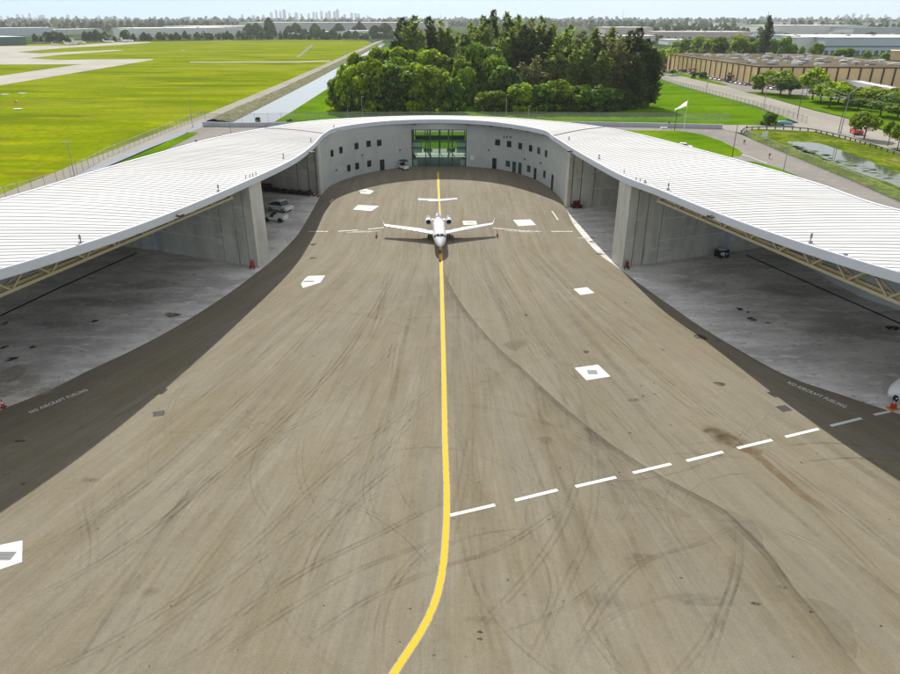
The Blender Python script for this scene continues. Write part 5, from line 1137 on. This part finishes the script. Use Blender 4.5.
q = g(684, 148.3, -.1); put_car('white', q, R(-20), 'white car just showing over the right roof edge', 'cars near the hangar')
o = car('red_pickup', 'red', 'red pickup with a white bonnet stripe at the street corner by the pond', 'pickup', None, 5.4, 2.1, 'pickup'); q = g(856, 133.8, -.1); o.location = q; o.rotation_euler = (0, 0, R(-105)); o.scale = (1.2, 1.25, 1.35)
MB().box((1.8, 0, 1.13), (1.2, .7, .04)).build('stripe', M_['white'], o); mb = MB(); mb.box((.2, 0, 1.85), (1.3, 1.4, .08)); mb.build('roof_rack', M_['white'], o)
q = g(784, 125.5, -.1); e = empty('boat_trailer', q, R(-28), 'bright blue tarpaulin-covered trailer on the lawn corner', 'trailer')
mb = MB(); mb.loft([[(x, -1.0, .6), (x, 1.0, .6), (x, .8, z), (x, 0, z + .25), (x, -.8, z)] for x, z in ((-2.6, .9), (-1.6, 1.3), (0, 1.45), (1.6, 1.3), (2.5, .95))], smooth=False); mb.build('tarpaulin', M_['blue'], e)
MB().box((0, 0, .45), (6.2, 1.5, .15)).build('frame', M_['grey'], e)
for s in (-1, 1): MB().tube((-.4, s * .8, .35), (-.4, s * 1.0, .35), .35, n=12).build('wheel', M_['black'], e)

# ---- city towers on the horizon
rnd = random.Random(3); towers = []
for u, vt in [(2, 16), (9, 15.5), (19, 14), (24, 14), (31, 13), (41, 15), (44, 14.5), (69, 14.5), (86, 16), (100, 15), (112, 16), (230, 15), (243, 14), (254, 15), (264, 14.5), (272, 12), (277, 9.5), (281, 10.5), (285, 9), (290, 13), (297, 12), (302, 13.5), (309, 13), (314, 11.5), (317, 12), (322, 10.5), (327, 12), (330, 10.5), (335, 11), (338, 9), (345, 14), (352, 12.5), (356, 13), (359, 13.5), (368, 15), (190, 16), (837, 15), (845, 14), (852, 13), (860, 14.5), (866, 13.5), (884, 14.5)]:
    towers.append((u, vt, rnd.uniform(16, 34), rnd.uniform(8600, 9600)))
e = empty('city_tower', (0, 0, 0), 0, 'hazy pale tower on the skyline', 'tower', 'city towers on the horizon')
MB().box((0, 0, .46), (1, 1, .92)).build('shaft', M_['tower'], e); MB().box((0, 0, .96), (.6, .6, .08)).build('roof_block', M_['tower'], e); TW = tree_of(e)
for i, (u, vt, wd, d) in enumerate(towers):
    hh = hgt(vt, d); dep = d * cp; x = (u - 450) / F * (d * cp + H * sp); h0 = max(hh, 50)
    if i == 0: e.location = (x, d, -.3); e.scale = (wd, wd, h0)
    else: dup(e, (x, d, -.3), 0, (wd, wd, h0), None, None, TW)

# ================================================================ POLES, FENCES, BARRIERS
def pole(u, vb, vt, label, cat='light pole', arms=(), r=.12, m='pole', z0=-.15, heads=True, group=None, ut=None):
    p = g(u, vb, z0); h = hgt(vt, p.y) - z0
    e = empty('street_lamp' if heads else 'pole', p, 0, label, cat, group)
    MB().tube((0, 0, 0), (0, 0, h), r, r * .6, n=8).build('shaft', M_[m], e); MB().box((0, 0, .15), (.5, .5, .3)).build('footing', M_['barrier'], e)
    for dx, dz in arms:
        mb = MB(); mb.tube((0, 0, h - .1), (dx * .6, 0, h + dz * .8), r * .5, n=6); mb.tube((dx * .6, 0, h + dz * .8), (dx, 0, h + dz), r * .45, n=6); a = mb.build('arm', M_[m], e)
        if heads: MB().box((dx, 0, h + dz), (.7, .3, .16)).build('lamp_head', M_['grey'], a)
    return e, p, h
pole(74.7, 176.5, 143, 'lamp post with two heads by the left perimeter fence', arms=[(-.8, .15), (.8, .15)], m='pole')
pole(193, 127, 98, 'tall thin lamp post at the corner of the left fences', arms=[(.5, .1)], r=.1)
pole(231, 134, 119, 'short lamp post on the grass strip left of the hangar', arms=[(.4, .1)], r=.1)
pole(362.6, 117, 97, 'taller of two lamp posts on the lawn left of centre', arms=[(.4, .1)], r=.13); pole(348, 117, 106.5, 'shorter of two lamp posts on the lawn left of centre', arms=[(.5, .1)], r=.12)
pole(506, 117.5, 95, 'taller of two lamp posts before the grove right of centre', arms=[(.4, .1)], r=.13); pole(528.3, 117.5, 106.5, 'shorter of two lamp posts before the grove right of centre', arms=[(.5, .1)], r=.12)
pole(731.8, 158.5, 125, 'dark lamp post between the two grass strips right of the hangar', arms=[(.4, .1)], m='pole_dark')
pole(783, 173, 146.5, 'lamp post with a pale head right of the hangar by the pond', arms=[(.5, .1)])
pl = []
pl.append(pole(763, 110, 77, 'power pole at the edge of the lawn by the street', 'power pole', arms=[(2.4, .6)], m='pole', r=.16))
pl.append(pole(797, 118.5, 88, 'dark power pole at the street corner above the blue trailer', 'power pole', arms=[], m='pole_dark', r=.16, heads=False))
pl.append(pole(806, 97, 73, 'tall power pole on the verge between the trees', 'power pole', arms=[], m='pole', r=.15, heads=False))
pl.append(pole(840.5, 133.5, 93, 'tall curved street light by the guard rail near the pond', 'street light', arms=[(3.2, 1.8)], m='pole', r=.17))
pole(838.3, 133.2, 100, 'thin dark pole leaning beside the curved street light', 'pole', m='pole_dark', r=.13, heads=False)
pole(706, 93, 82.5, 'short dark lamp post at the street fence halfway along the lawn', arms=[(.3, .1)], m='pole_dark', r=.16)
pole(729, 82.5, 72, 'thin pole on the green median before the tan warehouse', 'pole', heads=False, r=.12)
for a_, b_, hs in ((0, 2, (.0, -1.2)), (2, 3, (0, -1.)), (1, 3, (-.3,))):
    for k in hs:
        pa = pl[a_][1] + Vector((0, 0, pl[a_][2] - .6 + k)); pb = pl[b_][1] + Vector((0, 0, pl[b_][2] - .6 + k)); mb = MB(); last = pa
        for j in range(1, 13):
            t = j / 12; p = pa + (pb - pa) * t - Vector((0, 0, 4 * 1.2 * t * (1 - t))); mb.tube(last, p, .035, n=4, caps=False); last = p
        tag(mb.build('power_line', M_['pole']), 'thin cable between the %s' % {(0, 2): 'lawn-edge pole and the verge pole, %s' % ('upper' if k == 0 else 'lower'), (2, 3): 'verge pole and the curved street light, %s' % ('upper' if k == 0 else 'lower'), (1, 3): 'dark pole and the curved street light'}[(a_, b_)], 'cable')
# radio mast far right of the grove
p = g(622, 26, -.3); mb = MB(); mb.tube((0, 0, 0), (0, 0, hgt(10.5, p.y)), 2.2, .8, n=5); tag(mb.build('radio_mast', M_['tower'], loc=p), 'thin radio mast on the horizon right of the grove', 'mast')
p = g(440.5, 27, -.3); mb = MB(); mb.tube((0, 0, 0), (0, 0, hgt(13.5, p.y)), 2.2, .8, n=5); tag(mb.build('radio_mast', M_['tower'], loc=p), 'thin mast on the horizon between the two halves of the grove', 'mast')

def fence(name, pts, h, step, label, m='chainlink', z0=-.15, pr=.05, pm='pole', cat='fence', maxp=95):
    P = [Vector((p[0], p[1], z0)) for p in pts]; e = empty(name, P[0], 0, label, cat)
    mb = MB(); rl = MB(); segs = []
    for a, b in zip(P[:-1], P[1:]):
        A1, B1 = a - P[0], b - P[0]; mb.add([A1, B1, B1 + Vector((0, 0, h)), A1 + Vector((0, 0, h))], [(0, 1, 2, 3)]); rl.tube(A1 + Vector((0, 0, h)), B1 + Vector((0, 0, h)), pr * .8, n=5, caps=False)
    mb.build('mesh', M_[m], e); rl.build('top_rail', M_[pm], e)
    tot = sum((b - a).length for a, b in zip(P[:-1], P[1:])); n = min(maxp, int(tot / step)); step = tot / n
    pm_ = MB().tube((0, 0, 0), (0, 0, h + .25), pr, n=6).build('post', M_[pm], e); k = 0; acc = 0
    for i in range(n + 1):
        s = i * step; t = 0
        for a, b in zip(P[:-1], P[1:]):
            l = (b - a).length
            if s <= t + l + 1e-6: q = a + (b - a) * ((s - t) / l) - P[0]; break
            t += l
        if i == 0: pm_.location = q
        else: c = pm_.copy(); C.objects.link(c); c.parent = e; c.location = q
    return e
fence('chain_fence', G([(-60, 222), (10, 197), (59, 183), (90, 167), (110, 156), (138, 144.2), (170, 130.5), (192, 121.5), (205, 116.5)]), 2.5, 3.6, 'chain-link fence with dark posts along the left perimeter road', pm='pole', pr=.055)
fence('chain_fence', G([(205, 120.5), (232, 121), (274, 120.2), (345, 119.2)]), 2.6, 4.5, 'short light fence across the canal mouth above the left barrier', pr=.05)
fence('chain_fence', [(p.x, p.y) for p in G([(345, 119.4), (438, 119.2), (560, 119.4), (640, 120), (730, 121.2)])], 2.7, 4.2, 'long chain-link fence in front of the grove with silver posts', m='chainlink_l', pr=.055)
fence('chain_fence', G([(650, 76.5), (676, 85.5), (712.7, 95.5), (757, 108), (795, 119.5), (806, 123.5)]), 2.6, 4.2, 'chain-link fence between the lawn and the street', m='chainlink_l', pr=.07)
fence('chain_fence', G([(743, 134), (752, 139.5), (790, 156), (830, 172), (870, 189), (905, 205), (960, 232)]), 2.2, 3.2, 'chain-link fence along the grassy pond bank by the hangar road', pr=.05, m='chainlink')
def barrier(pts, h, th, label):
    mb = MB(); P = [(p.x, p.y) for p in G(pts)]; rings = []
    for i, p in enumerate(P):
        q0 = P[max(i - 1, 0)]; q1 = P[min(i + 1, len(P) - 1)]; d = Vector((q1[0] - q0[0], q1[1] - q0[1])).normalized(); nx, ny = -d.y * th / 2, d.x * th / 2
        rings.append([(p[0] - nx, p[1] - ny, -.15), (p[0] - nx, p[1] - ny, h), (p[0] + nx, p[1] + ny, h), (p[0] + nx, p[1] + ny, -.15)])
    mb.loft(rings, smooth=False); o = mb.build('barrier_wall', M_['barrier']); tag(o, label, 'barrier'); return o
barrier([(203, 125.5), (232, 126.3), (300, 126), (340, 125)], 1.3, .5, 'grey concrete barrier at the canal mouth left of the hangar')
barrier([(556, 124.8), (640, 126.3), (722, 128.3)], 1.25, .5, 'blue-grey concrete barrier right of the hangar below the lawn')
# guard rail with reflector posts by the pond
P = smooth_line(G([(741, 133), (744, 130.2), (752, 129.3), (775, 128.8), (800, 130), (816, 132), (845, 138.5), (870, 146), (900, 156), (940, 170)]), 3)
e = empty('guard_rail', (P[0][0], P[0][1], -.1), 0, 'curving steel guard rail on dark posts around the pond', 'guard rail'); o0 = Vector(P[0])
mb = MB()
for a, b in zip(P[:-1], P[1:]):
    a_, b_ = Vector((a[0], a[1], .62)) - o0, Vector((b[0], b[1], .62)) - o0
    mb.add([a_, b_, b_ + Vector((0, 0, .34)), a_ + Vector((0, 0, .34))], [(0, 1, 2, 3)]); mb.tube(a_ + Vector((0, 0, .34)), b_ + Vector((0, 0, .34)), .06, n=5, caps=False)
mb.build('rail', M_['pole'], e); pp = MB().box((0, 0, .45), (.28, .28, .9)).build('post', M_['pole_dark'], e)
for i, p in enumerate(P):
    if i == 0: pp.location = (0, 0, 0)
    elif i < 90: c = pp.copy(); C.objects.link(c); c.parent = e; c.location = (p[0] - o0.x, p[1] - o0.y, 0)
# flag
q = g(683.5, 130.5, -.15); h = hgt(99.4, q.y); e = empty('flagpole', q, 0, 'white flagpole on the grass right of the hangar', 'flagpole')
MB().tube((0, 0, 0), (0, 0, h), .11, .06, n=8).build('shaft', M_['white'], e); MB().tube((0, 0, h), (0, 0, h + .25), .12, .04, n=8).build('finial', M_['chrome'], e)
mb = MB(); rr = []
for i in range(9):
    t = i / 8; x = -.1 - 3.7 * t; zt = h - .3 - 2.6 * t; zl = h - 1.9 - 1.3 * t if t < .95 else zt - .5; wv = .25 * math.sin(t * 7)
    rr.append([(x, wv, zt), (x, wv + .1, (zt + zl) / 2), (x, wv, zl)])
mb.loft(rr, closed=False, caps=False); f = mb.build('flag', leaf_mat('flag_cloth', (.85, .85, .85), (.85, .85, .85), .55), e)
q = g(674.5, 130.5, -.15); h = hgt(107.5, q.y); e = empty('flagpole', q, 0, 'bare dark pole left of the white flagpole', 'pole'); MB().tube((0, 0, 0), (0, 0, h), .12, .07, n=8).build('shaft', M_['pole_dark'], e); MB().tube((0, 0, h), (0, 0, h + .2), .12, n=8).build('cap', M_['grey'], e)
# signs and little posts round the yard
for u, v, t, m, l in [(746, 131.5, 126.5, 'dark_red', 'small dark red marker post at the bend of the guard rail'), (769, 158.5, 154, 'red', 'small red and white post on the hangar road'), (744, 144, 140.5, 'dark_red', 'small red hydrant beside the hangar road'), (197, 146, 140.5, 'pole_dark', 'small dark post beside the left grass strip'), (668.5, 128, 122, 'pole_dark', 'short dark post before the right barrier')]:
    q = g(u, v, -.12); h = hgt(t, q.y); e = empty('marker_post', q, 0, l, 'post'); MB().tube((0, 0, 0), (0, 0, h), .12, n=8).build('shaft', M_['pole'], e); MB().box((0, 0, h), (.5, .2, .6)).build('plate', M_[m], e)
q = g(764, 139, -.1); e = empty('sign_board', q, R(15), 'white board on two legs on the pond bank', 'sign'); MB().box((0, 0, 1.5), (2.2, .08, 1.6)).build('board', M_['white'], e)
for s in (-1, 1): MB().tube((s * .8, 0, -.2), (s * .8, 0, .8), .05).build('leg', M_['pole'], e)
q = g(664, 128.6, -.1); e = empty('kerb_block', q, 0, 'small white block at the tip of the right grass strip', 'block'); MB().box((0, 0, .25), (2.4, 1, .5), taper=.85).build('block', M_['white'], e)
# windsock-like orange marker on the airfield and a white board beside it
q = g(17, 105, -.2); e = empty('field_marker', q, 0, 'orange marker on the airfield grass at the left', 'marker'); MB().tube((0, 0, 0), (0, 0, 1.2), .08).build('post', M_['pole'], e); MB().loft([ring(0, y, 1.5, r, r, 10) for y, r in ((-.7, .5), (.7, .3))]).build('cone', M_['orange'], e)
for u, v, l in [(18, 109, 'white plate on the grass below the orange marker'), (5, 94.5, 'white plate on the grass at the left edge'), (22, 93.5, 'white plate on the grass above the orange marker'), (183, 50.6, 'white plate far out on the airfield')]:
    q = g(u, v, -.18); e = empty('field_plate', q, 0, l, 'plate', 'white plates on the airfield'); MB().box((0, 0, .12), (3.2, 2.2, .2)).build('plate', M_['white'], e)
for i in range(7):
    q = g(274 + random.uniform(-6, 30), 121 - random.uniform(0, 1), -.18)
o = plant('D', 258, 121.5, 117, 6, 'small dark bush at the canal mouth', 'bushes near the canal', cat='bush'); plant('D', 290, 122, 118.5, 7, 'low dark bush at the lawn corner by the canal', 'bushes near the canal', cat='bush')

# ================================================================ HAZE
mb = MB(); mb.box((0, 4600, 99), (26000, 10400, 202))
m, nt, b = newmat('haze'); nt.nodes.remove(b); v = N(nt, 'ShaderNodeVolumePrincipled', ins={'Density': 6.0e-5}); v.inputs['Color'].default_value = (.93, .96, 1, 1); v.inputs['Anisotropy'].default_value = .2
L(nt, v.outputs[0], nt.nodes['Material Output'].inputs['Volume'])
hz = mb.build('haze', m); hz['kind'] = 'stuff'
scene.cycles.volume_bounces = 0
